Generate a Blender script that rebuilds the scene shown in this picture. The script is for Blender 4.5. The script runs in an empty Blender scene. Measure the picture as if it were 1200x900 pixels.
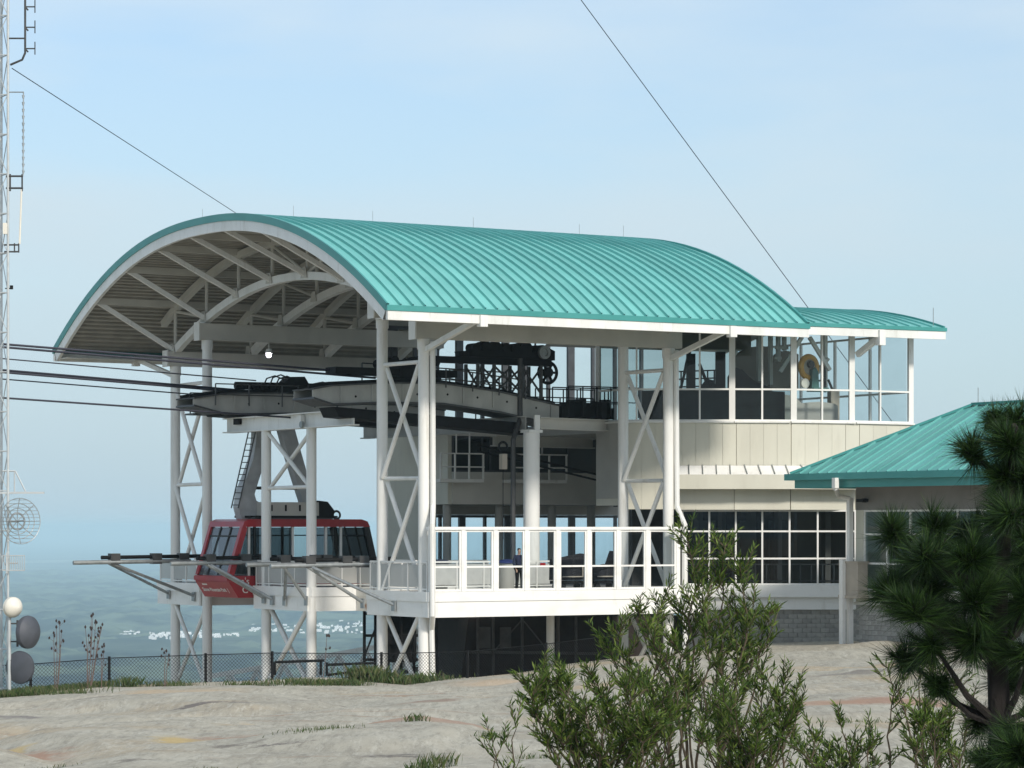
import bpy, bmesh, math, random
import numpy as np
from mathutils import Vector, Matrix, noise
R = math.radians
rng = random.Random(7)
nr = np.random.RandomState(11)
SC = bpy.context.scene
COL = SC.collection

# ------------------------------------------------------------------ camera, light, exposure
cam_d = bpy.data.cameras.new("camera"); cam = bpy.data.objects.new("camera", cam_d); COL.objects.link(cam)
cam.location = (0, 0, 0); cam.rotation_euler = (R(90), 0, 0)
cam_d.sensor_width = 36; cam_d.lens = 103.2; cam_d.shift_y = 0.14
cam_d.clip_start = 0.5; cam_d.clip_end = 200000
SC.camera = cam
SUN_DIR = Vector((0.47, -0.88, 0.68)).normalized()
SUN_EL = math.asin(SUN_DIR.z); SUN_AZ = math.atan2(SUN_DIR.x, SUN_DIR.y)
wd = bpy.data.worlds.new("World"); SC.world = wd; wd.use_nodes = True
nt = wd.node_tree; bg = nt.nodes["Background"]; bg.inputs[1].default_value = 0.135
sky = nt.nodes.new("ShaderNodeTexSky"); sky.sky_type = 'NISHITA'; sky.sun_disc = False
sky.sun_elevation = SUN_EL; sky.sun_rotation = SUN_AZ
sky.altitude = 500; sky.air_density = 1.0; sky.dust_density = 1.6; sky.ozone_density = 1.5
tc = nt.nodes.new("ShaderNodeTexCoord"); mp = nt.nodes.new("ShaderNodeMapping"); mp.inputs['Scale'].default_value = (1.6, 1.6, 6.0)
nz = nt.nodes.new("ShaderNodeTexNoise"); nz.inputs['Scale'].default_value = 2.4; nz.inputs['Detail'].default_value = 6
rp = nt.nodes.new("ShaderNodeValToRGB"); rp.color_ramp.elements[0].position = .40; rp.color_ramp.elements[1].position = .70
rp.color_ramp.elements[0].color = (0, 0, 0, 1); rp.color_ramp.elements[1].color = (.9, .9, .9, 1)
mx = nt.nodes.new("ShaderNodeMix"); mx.data_type = 'RGBA'; mx.inputs[7].default_value = (5.35, 5.8, 6.0, 1)
nt.links.new(tc.outputs['Generated'], mp.inputs[0]); nt.links.new(mp.outputs[0], nz.inputs['Vector'])
nt.links.new(nz.outputs['Fac'], rp.inputs[0]); nt.links.new(rp.outputs[0], mx.inputs[0])
nt.links.new(sky.outputs[0], mx.inputs[6])
sx = nt.nodes.new("ShaderNodeSeparateXYZ"); nt.links.new(tc.outputs['Generated'], sx.inputs[0])
mr = nt.nodes.new("ShaderNodeMapRange"); mr.inputs['From Min'].default_value = 0.; mr.inputs['From Max'].default_value = .20; mr.inputs['To Min'].default_value = .92; mr.inputs['To Max'].default_value = .22
nt.links.new(sx.outputs['Z'], mr.inputs['Value'])
mh = nt.nodes.new("ShaderNodeMix"); mh.data_type = 'RGBA'; mh.inputs[7].default_value = (2.9, 3.87, 4.5, 1)
nt.links.new(mr.outputs[0], mh.inputs[0]); nt.links.new(mx.outputs[2], mh.inputs[6]); nt.links.new(mh.outputs[2], bg.inputs[0])
sun_d = bpy.data.lights.new("sun", 'SUN'); sun_d.energy = 2.6; sun_d.angle = R(7); sun_d.color = (1, .94, .85)
sun = bpy.data.objects.new("sun", sun_d); COL.objects.link(sun); sun.location = (60, -60, 60)
sun.rotation_euler = (-SUN_DIR).to_track_quat('-Z', 'Y').to_euler()
SC.view_settings.view_transform = 'Standard'; SC.view_settings.look = 'None'
SC.view_settings.exposure = 0.26; SC.view_settings.gamma = 1
SC.cycles.volume_bounces = 2; SC.cycles.max_bounces = 8; SC.cycles.transparent_max_bounces = 24
SC.cycles.diffuse_bounces = 4; SC.cycles.glossy_bounces = 3

# ------------------------------------------------------------------ survey of the site: station axes
F = 3440.; HZ = 618.
ANG = R(31.39); AX = np.array([.8536, .5209]); WX = np.array([-.5209, .8536]); OX = np.array([-4.64, 110.])
SPAN = 32.2
def sxy(a, w): return OX + a * AX + w * WX
def S(a, w, z): p = sxy(a, w); return Vector((p[0], p[1], z))
def uw(u, w):
    k = (u - 600) / F; b = OX + w * WX; return (k * b[1] - b[0]) / (AX[0] - k * AX[1])
def ua(u, a):
    k = (u - 600) / F; b = OX + a * AX; return (k * b[1] - b[0]) / (WX[0] - k * WX[1])
def zv(v, a, w): return (HZ - v) * sxy(a, w)[1] / F
def uY(u, Y):
    p = np.array([(u - 600) / F * Y, Y]) - OX; return float(p @ AX), float(p @ WX)
def at(u, v, Y): return Vector(((u - 600) / F * Y, Y, (HZ - v) / F * Y))

# ------------------------------------------------------------------ materials
MATS = {}
def mat(name, c1, c2=None, scale=3., rough=.6, metal=0., bump=0., bscale=None, stretch=(1, 1, 1), lo=.35, hi=.7, spec=.5, detail=5, grime=None, vary=0.):
    if name in MATS: return MATS[name]
    m = bpy.data.materials.new(name); m.use_nodes = True; n = m.node_tree; b = n.nodes["Principled BSDF"]
    b.inputs['Roughness'].default_value = rough; b.inputs['Metallic'].default_value = metal
    b.inputs['Specular IOR Level'].default_value = spec
    if c2 is None: c2 = tuple(x * .82 for x in c1)
    tc = n.nodes.new("ShaderNodeTexCoord"); mp = n.nodes.new("ShaderNodeMapping"); mp.inputs['Scale'].default_value = stretch
    nz = n.nodes.new("ShaderNodeTexNoise"); nz.inputs['Scale'].default_value = scale; nz.inputs['Detail'].default_value = detail
    rp = n.nodes.new("ShaderNodeValToRGB"); e = rp.color_ramp.elements
    e[0].position = lo; e[1].position = hi; e[0].color = (*c1, 1); e[1].color = (*c2, 1)
    n.links.new(tc.outputs['Object'], mp.inputs[0]); n.links.new(mp.outputs[0], nz.inputs['Vector'])
    n.links.new(nz.outputs['Fac'], rp.inputs[0]); cur = rp.outputs[0]
    if grime:      # weathering: rain streaks and stains under the joints
        gcol, gscale, glo, ghi, gamt = grime
        m2 = n.nodes.new("ShaderNodeMapping"); m2.inputs['Scale'].default_value = gscale; g2 = n.nodes.new("ShaderNodeTexNoise"); g2.inputs['Scale'].default_value = 1.; g2.inputs['Detail'].default_value = 8; g2.inputs['Roughness'].default_value = .65
        r2 = n.nodes.new("ShaderNodeValToRGB"); r2.color_ramp.elements[0].position = glo; r2.color_ramp.elements[1].position = ghi; r2.color_ramp.elements[0].color = (0, 0, 0, 1); r2.color_ramp.elements[1].color = (gamt, gamt, gamt, 1)
        k2 = n.nodes.new("ShaderNodeMix"); k2.data_type = 'RGBA'; k2.inputs[7].default_value = (*gcol, 1)
        n.links.new(tc.outputs['Object'], m2.inputs[0]); n.links.new(m2.outputs[0], g2.inputs['Vector']); n.links.new(g2.outputs['Fac'], r2.inputs[0]); n.links.new(r2.outputs[0], k2.inputs[0]); n.links.new(cur, k2.inputs[6]); cur = k2.outputs[2]
    if vary:
        oi = n.nodes.new("ShaderNodeObjectInfo"); mr_ = n.nodes.new("ShaderNodeMapRange"); mr_.inputs['To Min'].default_value = 1-vary; mr_.inputs['To Max'].default_value = 1+vary; hs = n.nodes.new("ShaderNodeHueSaturation")
        n.links.new(oi.outputs['Random'], mr_.inputs['Value']); n.links.new(mr_.outputs[0], hs.inputs['Value']); n.links.new(cur, hs.inputs['Color']); cur = hs.outputs[0]
    n.links.new(cur, b.inputs['Base Color'])
    if bump:
        n2 = n.nodes.new("ShaderNodeTexNoise"); n2.inputs['Scale'].default_value = bscale or scale * 6; n2.inputs['Detail'].default_value = 4
        bp = n.nodes.new("ShaderNodeBump"); bp.inputs['Strength'].default_value = bump; bp.inputs['Distance'].default_value = .02
        n.links.new(mp.outputs[0], n2.inputs['Vector']); n.links.new(n2.outputs['Fac'], bp.inputs['Height']); n.links.new(bp.outputs[0], b.inputs['Normal'])
    MATS[name] = m; return m
def glass(name, tint, refl=1.0, rough=.02, base=.03):
    m = bpy.data.materials.new(name); m.use_nodes = True; n = m.node_tree; n.nodes.clear()
    o = n.nodes.new("ShaderNodeOutputMaterial"); t = n.nodes.new("ShaderNodeBsdfTransparent"); g = n.nodes.new("ShaderNodeBsdfGlossy")
    g.inputs['Roughness'].default_value = rough; g.inputs['Color'].default_value = (refl, refl, refl, 1)
    nz = n.nodes.new("ShaderNodeTexNoise"); nz.inputs['Scale'].default_value = 1.3
    rp = n.nodes.new("ShaderNodeValToRGB"); rp.color_ramp.elements[0].color = (*[x * .9 for x in tint], 1); rp.color_ramp.elements[1].color = (*tint, 1)
    lw = n.nodes.new("ShaderNodeLayerWeight"); lw.inputs[0].default_value = .5; pw = n.nodes.new("ShaderNodeMath"); pw.operation = 'POWER'; pw.inputs[1].default_value = 4.5
    fr = n.nodes.new("ShaderNodeMath"); fr.operation = 'MULTIPLY_ADD'; fr.inputs[1].default_value = .9; fr.inputs[2].default_value = base; n.links.new(lw.outputs['Facing'], pw.inputs[0]); n.links.new(pw.outputs[0], fr.inputs[0])
    ms = n.nodes.new("ShaderNodeMixShader")
    n.links.new(nz.outputs['Fac'], rp.inputs[0]); n.links.new(rp.outputs[0], t.inputs['Color'])
    n.links.new(fr.outputs[0], ms.inputs[0]); n.links.new(t.outputs[0], ms.inputs[1]); n.links.new(g.outputs[0], ms.inputs[2]); n.links.new(ms.outputs[0], o.inputs[0])
    MATS[name] = m; return m
M_white = mat('white_paint', (.80, .79, .75), (.68, .67, .62), 1.1, .45, stretch=(1, 1, .35), lo=.45, hi=.8, grime=((.42, .38, .31), (3.5, 3.5, .55), .56, .78, .55))
M_deckwhite = mat('deck_white_paint', (.86, .85, .81), (.74, .73, .68), .9, .42, stretch=(1, 1, 2.5), lo=.5, hi=.85, grime=((.50, .45, .37), (2.2, 2.2, .6), .56, .80, .5))
M_beam = mat('beige_beam_paint', (.60, .575, .51), (.50, .48, .43), .8, .5)
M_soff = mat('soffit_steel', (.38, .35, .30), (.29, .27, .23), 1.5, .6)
M_teal = mat('teal_roof_metal', (.15, .45, .42), (.19, .52, .48), .55, .38, bump=.05, bscale=2, lo=.3, hi=.75, vary=.09, grime=((.10, .33, .31), (2.5, .5, .5), .50, .78, .5))
M_tealtrim = mat('teal_trim_metal', (.05, .26, .24), (.065, .30, .28), .8, .4)
M_tealflat = mat('pavilion_roof_metal', (.105, .345, .315), (.145, .405, .37), .6, .45, lo=.3, hi=.75, vary=.10, grime=((.09, .29, .27), (.6, 3.0, .6), .48, .74, .6))
M_panel = mat('cream_wall_panel', (.62, .60, .50), (.55, .53, .44), .7, .55, stretch=(1, 1, .3), bump=.03, vary=.035, grime=((.40, .38, .31), (3, 3, .5), .55, .8, .4))
M_grey = mat('grey_wall_paint', (.40, .39, .35), (.33, .32, .29), .8, .6)
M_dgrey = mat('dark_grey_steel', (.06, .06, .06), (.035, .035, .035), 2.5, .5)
M_black = mat('black_grease_steel', (.009, .009, .010), (.005, .005, .005), 4, .65, spec=.2)
M_girder = mat('girder_grey_paint', (.44, .44, .41), (.31, .31, .29), 1.2, .55, stretch=(1, 1, .5))
M_galv = mat('galvanised_steel', (.38, .40, .40), (.26, .28, .28), 5, .42, metal=.5)
M_hang = mat('hanger_grey_paint', (.42, .43, .43), (.29, .295, .30), 2.0, .45)
M_red = mat('cabin_red_paint', (.37, .02, .026), (.29, .015, .02), 1.3, .32, lo=.4, hi=.8)
M_rubber = mat('black_rubber', (.02, .02, .02), (.03, .03, .03), 8, .7)
M_mull = mat('dark_bronze_mullion', (.07, .075, .08), (.05, .05, .055), 3, .4)
M_floor = mat('deck_floor_concrete', (.32, .32, .31), (.25, .25, .24), 1.5, .8, bump=.1)
M_block = mat('grey_concrete_block', (.38, .365, .33), (.28, .27, .245), 4, .9, bump=.4, bscale=60, vary=.16)
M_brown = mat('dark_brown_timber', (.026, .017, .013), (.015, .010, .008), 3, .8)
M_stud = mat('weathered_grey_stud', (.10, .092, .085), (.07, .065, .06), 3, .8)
M_yellow = mat('yellow_sheave_paint', (.70, .38, .07), (.58, .30, .05), 3, .4)
M_mgreen = mat('green_machine_paint', (.06, .17, .15), (.05, .13, .12), 2, .4)
M_beige = mat('beige_partition', (.42, .37, .30), (.36, .32, .26), .9, .6)
M_navy = mat('navy_cloth', (.02, .024, .06), (.014, .016, .04), 9, .9)
M_blue = mat('blue_plastic', (.012, .025, .14), (.01, .02, .10), 4, .5)
M_skin = mat('skin', (.45, .28, .20), (.42, .25, .18), 9, .55)
M_hair = mat('dark_hair', (.02, .015, .012), (.03, .02, .016), 20, .6)
M_wire = mat('dark_wire_rope', (.03, .03, .045), (.022, .022, .035), 6, .5)
M_mast = mat('mast_galvanised', (.52, .55, .55), (.44, .46, .46), 4, .5, metal=.2)
M_radome = mat('white_radome', (.78, .74, .64), (.70, .66, .57), 2, .5)
M_ddish = mat('dark_grey_radome', (.075, .08, .095), (.06, .065, .075), 3, .6)
M_redspot = mat('red_emblem', (.5, .03, .04), (.45, .03, .04), 3, .5)
M_sign = mat('white_lettering', (.80, .78, .74), (.75, .73, .69), 6, .5)
M_boxbeige = mat('beige_utility_box', (.44, .385, .31), (.38, .33, .27), 2, .6)
M_rust = mat('rusted_edge_paint', (.78, .74, .66), (.35, .14, .05), 1.6, .6, lo=.60, hi=.72)
M_mesh = mat('grey_mesh_infill', (.52, .52, .49), (.45, .45, .43), 3, .6)
G_clear = glass('clear_glass', (.90, .95, .96), .8)
G_deck = glass('deck_screen_glass', (.92, .96, .97), .9)
G_tint = glass('tinted_glass', (.50, .58, .58), .9)
G_dark = glass('dark_tinted_glass', (.15, .17, .18), .9, base=.022)
G_wind = glass('windscreen_glass', (.16, .17, .17), .8, .25, .16)
G_sky = glass('pale_blue_glass', (.97, 1, 1), .7)

# ------------------------------------------------------------------ mesh building
class MB:
    def __init__(s): s.v = []; s.f = []
    def add(s, vs, fs):
        o = len(s.v); s.v += [tuple(v) for v in vs]; s.f += [tuple(i + o for i in f) for f in fs]; return s
    def box(s, x0, x1, y0, y1, z0, z1):
        return s.add([(x0,y0,z0),(x1,y0,z0),(x1,y1,z0),(x0,y1,z0),(x0,y0,z1),(x1,y0,z1),(x1,y1,z1),(x0,y1,z1)],
                     [(0,3,2,1),(4,5,6,7),(0,1,5,4),(1,2,6,5),(2,3,7,6),(3,0,4,7)])
    def bar(s, p, q, w, h=None, up=(0, 0, 1)):
        p = Vector(p); q = Vector(q); h = h or w; d = (q - p).normalized(); up = Vector(up)
        if abs(d.dot(up)) > .98: up = Vector((1, 0, 0))
        x = d.cross(up).normalized() * (w / 2); y = x.cross(d).normalized() * (h / 2)
        vs = [c + sx * x + sy * y for c in (p, q) for sx, sy in ((-1,-1),(1,-1),(1,1),(-1,1))]
        return s.add(vs, [(0,1,2,3),(7,6,5,4),(0,4,5,1),(1,5,6,2),(2,6,7,3),(3,7,4,0)])
    def ibeam(s, p, q, w, h, t=.05):
        s.bar(p, q, t, h - 2 * t)
        dz = Vector((0, 0, (h - t) / 2)); p = Vector(p); q = Vector(q)
        s.bar(p + dz, q + dz, w, t); s.bar(p - dz, q - dz, w, t); return s
    def tube(s, p, q, r, n=10, r2=None, cap=True): return s.path([p, q], [r, r if r2 is None else r2], n, cap)
    def path(s, pts, r, n=8, cap=True):
        pts = [Vector(p) for p in pts]; m = len(pts); rs = r if isinstance(r, (list, tuple)) else [r] * m
        vs = []; prev = None
        for i, p in enumerate(pts):
            d = ((pts[min(i+1, m-1)] - p).normalized() + (p - pts[max(i-1, 0)]).normalized()).normalized()
            if prev is None:
                x = d.cross(Vector((0, 0, 1)))
                if x.length < .05: x = d.cross(Vector((1, 0, 0)))
            else: x = prev - d * prev.dot(d)
            x.normalize(); prev = x; y = d.cross(x)
            vs += [p + (x * math.cos(2*math.pi*k/n) + y * math.sin(2*math.pi*k/n)) * rs[i] for k in range(n)]
        fs = [(i*n+k, i*n+(k+1)%n, (i+1)*n+(k+1)%n, (i+1)*n+k) for i in range(m-1) for k in range(n)]
        if cap: fs += [tuple(range(n-1, -1, -1)), tuple(range((m-1)*n, m*n))]
        return s.add(vs, fs)
    def prism(s, poly, d, closed=True):
        n = len(poly); d = Vector(d); a = [Vector(p) for p in poly]
        vs = a + [p + d for p in a]
        return s.add(vs, [tuple(range(n-1, -1, -1)), tuple(range(n, 2*n))] + [(i, (i+1)%n, n+(i+1)%n, n+i) for i in range(n)])
    def strip(s, A, B):     # ruled surface between two rows
        n = len(A); return s.add(list(A) + list(B), [(i, i+1, n+i+1, n+i) for i in range(n-1)])
    def lathe(s, c, axis, prof, n=24):
        c = Vector(c); ax = Vector(axis).normalized(); x = ax.cross(Vector((0, 0, 1)))
        if x.length < .05: x = ax.cross(Vector((1, 0, 0)))
        x.normalize(); y = ax.cross(x); vs = []
        for (t, r) in prof: vs += [c + ax*t + (x*math.cos(2*math.pi*k/n) + y*math.sin(2*math.pi*k/n))*max(r, .001) for k in range(n)]
        return s.add(vs, [(i*n+k, i*n+(k+1)%n, (i+1)*n+(k+1)%n, (i+1)*n+k) for i in range(len(prof)-1) for k in range(n)])
    def ring(s, c, axis, R0, r, n=28, m=8):
        c = Vector(c); ax = Vector(axis).normalized(); x = ax.cross(Vector((0, 0, 1)))
        if x.length < .05: x = ax.cross(Vector((1, 0, 0)))
        x.normalize(); y = ax.cross(x); vs = []
        for i in range(n):
            e = x*math.cos(2*math.pi*i/n) + y*math.sin(2*math.pi*i/n)
            vs += [c + e*(R0 + r*math.cos(2*math.pi*k/m)) + ax*(r*math.sin(2*math.pi*k/m)) for k in range(m)]
        return s.add(vs, [(i*m+k, i*m+(k+1)%m, ((i+1)%n)*m+(k+1)%m, ((i+1)%n)*m+k) for i in range(n) for k in range(m)])
    def sbox(s, p0, p1, z0, z1, t):      # upright slab standing on plan line p0-p1, thickness t centred
        p0 = Vector((p0[0], p0[1], 0)); p1 = Vector((p1[0], p1[1], 0)); d = (p1-p0).normalized(); nn = Vector((-d.y, d.x, 0))*(t/2)
        b = [p0-nn, p1-nn, p1+nn, p0+nn]; vs = [x+Vector((0,0,z0)) for x in b] + [x+Vector((0,0,z1)) for x in b]
        return s.add(vs, [(0,3,2,1),(4,5,6,7),(0,1,5,4),(1,2,6,5),(2,3,7,6),(3,0,4,7)])
    def mesh(s, name, off=(0, 0, 0), smooth=True):
        me = bpy.data.meshes.new(name); o = Vector(off)
        me.from_pydata([Vector(v) - o for v in s.v], [], s.f); me.update()
        bm = bmesh.new(); bm.from_mesh(me); bmesh.ops.recalc_face_normals(bm, faces=bm.faces); bm.to_mesh(me); bm.free()
        if smooth: me.shade_smooth(); me.set_sharp_from_angle(angle=R(35))
        return me
def npmesh(name, V, Fc, k, m, smooth=False):     # fast mesh from numpy arrays, k verts a face
    me = bpy.data.meshes.new(name); V = np.asarray(V, np.float32); Fc = np.asarray(Fc, np.int32)
    me.vertices.add(len(V)); me.vertices.foreach_set('co', V.ravel())
    me.loops.add(Fc.size); me.loops.foreach_set('vertex_index', Fc.ravel())
    me.polygons.add(len(Fc)); me.polygons.foreach_set('loop_start', np.arange(0, Fc.size, k, dtype=np.int32))
    me.polygons.foreach_set('loop_total', np.full(len(Fc), k, np.int32))
    me.materials.append(m); me.update(calc_edges=True)
    if smooth: me.shade_smooth()
    return me
def link(name, data, parent=None, loc=(0, 0, 0), rotz=0.):
    o = bpy.data.objects.new(name, data); COL.objects.link(o)
    if parent: o.parent = parent
    o.location = loc; o.rotation_euler = (0, 0, rotz); return o
class Thing:
    def __init__(s, name, label, cat, base, frame='S', group=None):
        s.base = Vector(base); s.frame = frame
        s.o = link(name, None); s.o.empty_display_size = .3
        if frame == 'S': s.o.location = S(*base); s.o.rotation_euler = (0, 0, ANG)
        else: s.o.location = s.base
        s.o['label'] = label; s.o['category'] = cat
        if group: s.o['group'] = group
    def part(s, name, mb, m, parent=None, kind=None, label=None, smooth=True):
        me = mb.mesh(name, s.base, smooth); me.materials.append(m)
        o = link(name, me, parent or s.o)
        if kind: o['kind'] = kind
        if label: o['label'] = label
        return o
def cp(o, delta=(0, 0, 0), parent=None):
    c = o.copy(); COL.objects.link(c)
    if parent: c.parent = parent
    c.location = o.location + Vector(delta); return c
def solo(name, label, cat, mb, m, base, frame='S', group=None, smooth=True):
    me = mb.mesh(name, base, smooth); me.materials.append(m); o = link(name, me)
    if frame == 'S': o.location = S(*base); o.rotation_euler = (0, 0, ANG)
    else: o.location = base
    o['label'] = label; o['category'] = cat
    if group: o['group'] = group
    return o
def struct(name, me, loc=(0, 0, 0), kind='structure'):
    o = link(name, me, None, loc); o['kind'] = kind; return o
def glazing(T, p0, p1, ts, zs, fw, depth, mf, mg, heavy=(), hw=.16, parent=None, gname='pane', first=True, last=True, topbar=True):
    """framed glazing on the plan line p0-p1: uprights at fractions ts, rails at heights zs, one pane per light"""
    p0 = Vector((p0[0], p0[1], 0)); p1 = Vector((p1[0], p1[1], 0)); L = (p1-p0).length; d = (p1-p0)/L
    P = lambda t, z: p0 + d*(t*L) + Vector((0, 0, z))
    mb = MB(); W = lambda i: hw if i in heavy else fw
    for i, t in enumerate(ts):
        if (i == 0 and not first) or (i == len(ts)-1 and not last): continue
        mb.sbox(P(t, 0) - d*W(i)/2, P(t, 0) + d*W(i)/2, zs[0], zs[-1], depth)
    for i in range(len(ts)-1):
        a = P(ts[i], 0) + d*(W(i)/2+.001); b = P(ts[i+1], 0) - d*(W(i+1)/2+.001)
        for j, z in enumerate(zs):
            if j == 0: mb.sbox(a, b, z+.003, z+fw, depth*.9)
            elif j == len(zs)-1: mb.sbox(a, b, z-fw, z-.003, depth*.9)
            else: mb.sbox(a, b, z-fw/2, z+fw/2, depth*.9)
    fo = T.part('window_frame', mb, mf, parent, smooth=False)
    for i in range(len(ts)-1):
        a = P(ts[i], 0) + d*(W(i)/2); b = P(ts[i+1], 0) - d*(W(i+1)/2)
        for j in range(len(zs)-1):
            za = zs[j] + (fw if j == 0 else fw/2); zb = zs[j+1] - (fw if j == len(zs)-2 else fw/2)
            g = MB().sbox(a, b, za, zb, .012)
            g.f = [g.f[2]]
            T.part(gname, g, mg, parent if parent else fo, smooth=False)
    return fo

# ------------------------------------------------------------------ ground: bare granite dome, far plain
RU = [-400, -100, 0, 60, 110, 200, 300, 350, 430, 500, 560, 620, 680, 740, 800, 860, 920, 1000, 1060, 1100, 1145, 1200, 1320, 1700]
RV = [826, 818, 815, 811, 806, 803, 800, 796, 798, 798, 793, 786, 777, 769, 763, 758, 754, 751, 752, 757, 765, 771, 776, 780]
RY = [98, 100, 101, 102, 103, 104, 105, 106, 107, 108, 110, 113, 116, 119, 122, 124, 125, 125, 125, 124, 122, 120, 118, 112]
RX = [(u-600)/F*y for u, y in zip(RU, RY)]; RZ = [(HZ-v)/F*y for v, y in zip(RV, RY)]
def ridge(x): return float(np.interp(x, RX, RZ)), float(np.interp(x, RX, RY))
def ground(x, y, rough=True):
    zr, yr = ridge(x); z0 = -1.75
    if y <= yr: z = z0 + (zr - z0) * max(y, -60) / yr
    else:
        d = y - yr; z = zr - .035*d - .0016*d*d if d < 120 else zr - 4.2 - 23.04 - .42*(d-120)
    ex = max(0, abs(x) - 55); z -= .0022*ex*ex if ex < 110 else 26.6 + .48*(ex-110)
    if y < -20: z -= .003*(y+20)**2
    if rough and y > 3:
        fall = max(0., min(1., (yr + 3 - y) / 22.)) if y > yr - 19 else 1.
        q = Vector((x*.06, y*.035, 0)); n1 = noise.noise(q); n2 = noise.noise(Vector((x*.22+5, y*.11, 3))); n3 = abs(noise.noise(Vector((x*.11, y*.06+2, 9))))
        e1 = noise.noise(Vector((x*.045+11, y*.05, 2))) + .12*n2; e2 = noise.noise(Vector((x*.08+1, y*.07, 5))) + .12*n2
        z += (.12*max(0., min(1., e1/.07)) + .09*max(0., min(1., (e2-.08)/.06)) - .13 + .20*n1 + .15*n2 - .22*max(0, .14-n3)/.14 + .06*noise.fractal(Vector((x*.42, y*.30, 1)), .85, 2.1, 6)) * min(1, y/25) * (.25 + .75*fall)
    return max(z, -236.)
xs = np.unique(np.concatenate([np.linspace(-420, -45, 26), np.linspace(-45, -24, 22), np.linspace(-24, 30, 420), np.linspace(30, 60, 22), np.linspace(60, 420, 24)]))
ys = np.unique(np.concatenate([np.linspace(-140, 20, 24), np.linspace(20, 60, 260), np.linspace(60, 132, 260), np.linspace(132, 180, 22), np.linspace(180, 640, 30)]))
GV = np.array([(x, y, ground(x, y)) for y in ys for x in xs]); nx = len(xs)
GF = np.array([(j*nx+i, j*nx+i+1, (j+1)*nx+i+1, (j+1)*nx+i) for j in range(len(ys)-1) for i in range(nx-1)])
def hit(u, v):      # where the sight line meets the rock
    Y = 20.
    while Y < 130:
        x = (u-600)/F*Y
        if ground(x, Y, False) >= (HZ-v)/F*Y: return x, Y
        Y += .1
    return x, Y
STAINS = []
for u, v, rx, ry, ang, col, amt in ((30, 873, .75, 1.6, .3, (.36, .20, .13), .7), (8, 868, .35, 1.5, 0, (.50, .36, .14), .7), (208, 868, .5, 2.0, .2, (.52, .37, .14), .75), (290, 866, 1.0, 1.3, 1.1, (.34, .20, .13), .75), (273, 846, .35, 3.0, 0, (.52, .37, .20), .5),
        (515, 857, 2.6, 1.3, .35, (.37, .22, .15), .6), (420, 860, 1.2, 1.3, .2, (.40, .27, .19), .5), (505, 820, 1.1, .9, .5, (.28, .19, .14), .7), (1050, 824, 2.2, 2.4, 0, (.36, .19, .12), .65), (960, 826, 1.2, 1.8, 0, (.42, .27, .18), .55), (200, 810, 3.0, 3.0, 0, (.50, .36, .22), .5), (590, 796, 2.6, 3.5, 0, (.50, .36, .24), .45), (25, 830, .9, 1.6, 0, (.16, .14, .14), .7), (60, 892, .3, .7, 0, (.12, .11, .08), .7), (275, 880, .5, .35, 0, (.15, .13, .11), .7), (160, 893, .4, .3, 0, (.15, .13, .11), .7), (250, 825, 1.6, .5, .15, (.14, .12, .11), .8), (90, 822, 1.2, .6, .1, (.15, .13, .12), .8), (455, 888, .7, .25, .1, (.15, .13, .11), .8), (330, 882, .55, .2, .1, (.13, .11, .10), .85), (560, 845, .8, .4, 0, (.17, .15, .13), .7), (395, 822, 1.8, .4, .2, (.16, .14, .12), .7), (1000, 790, 1.6, .8, 0, (.18, .16, .14), .6), (760, 800, 2, .8, 0, (.17, .15, .13), .6)):
    x, y = hit(u, v); STAINS.append((x, y, rx, ry, ang, col, amt))
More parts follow.
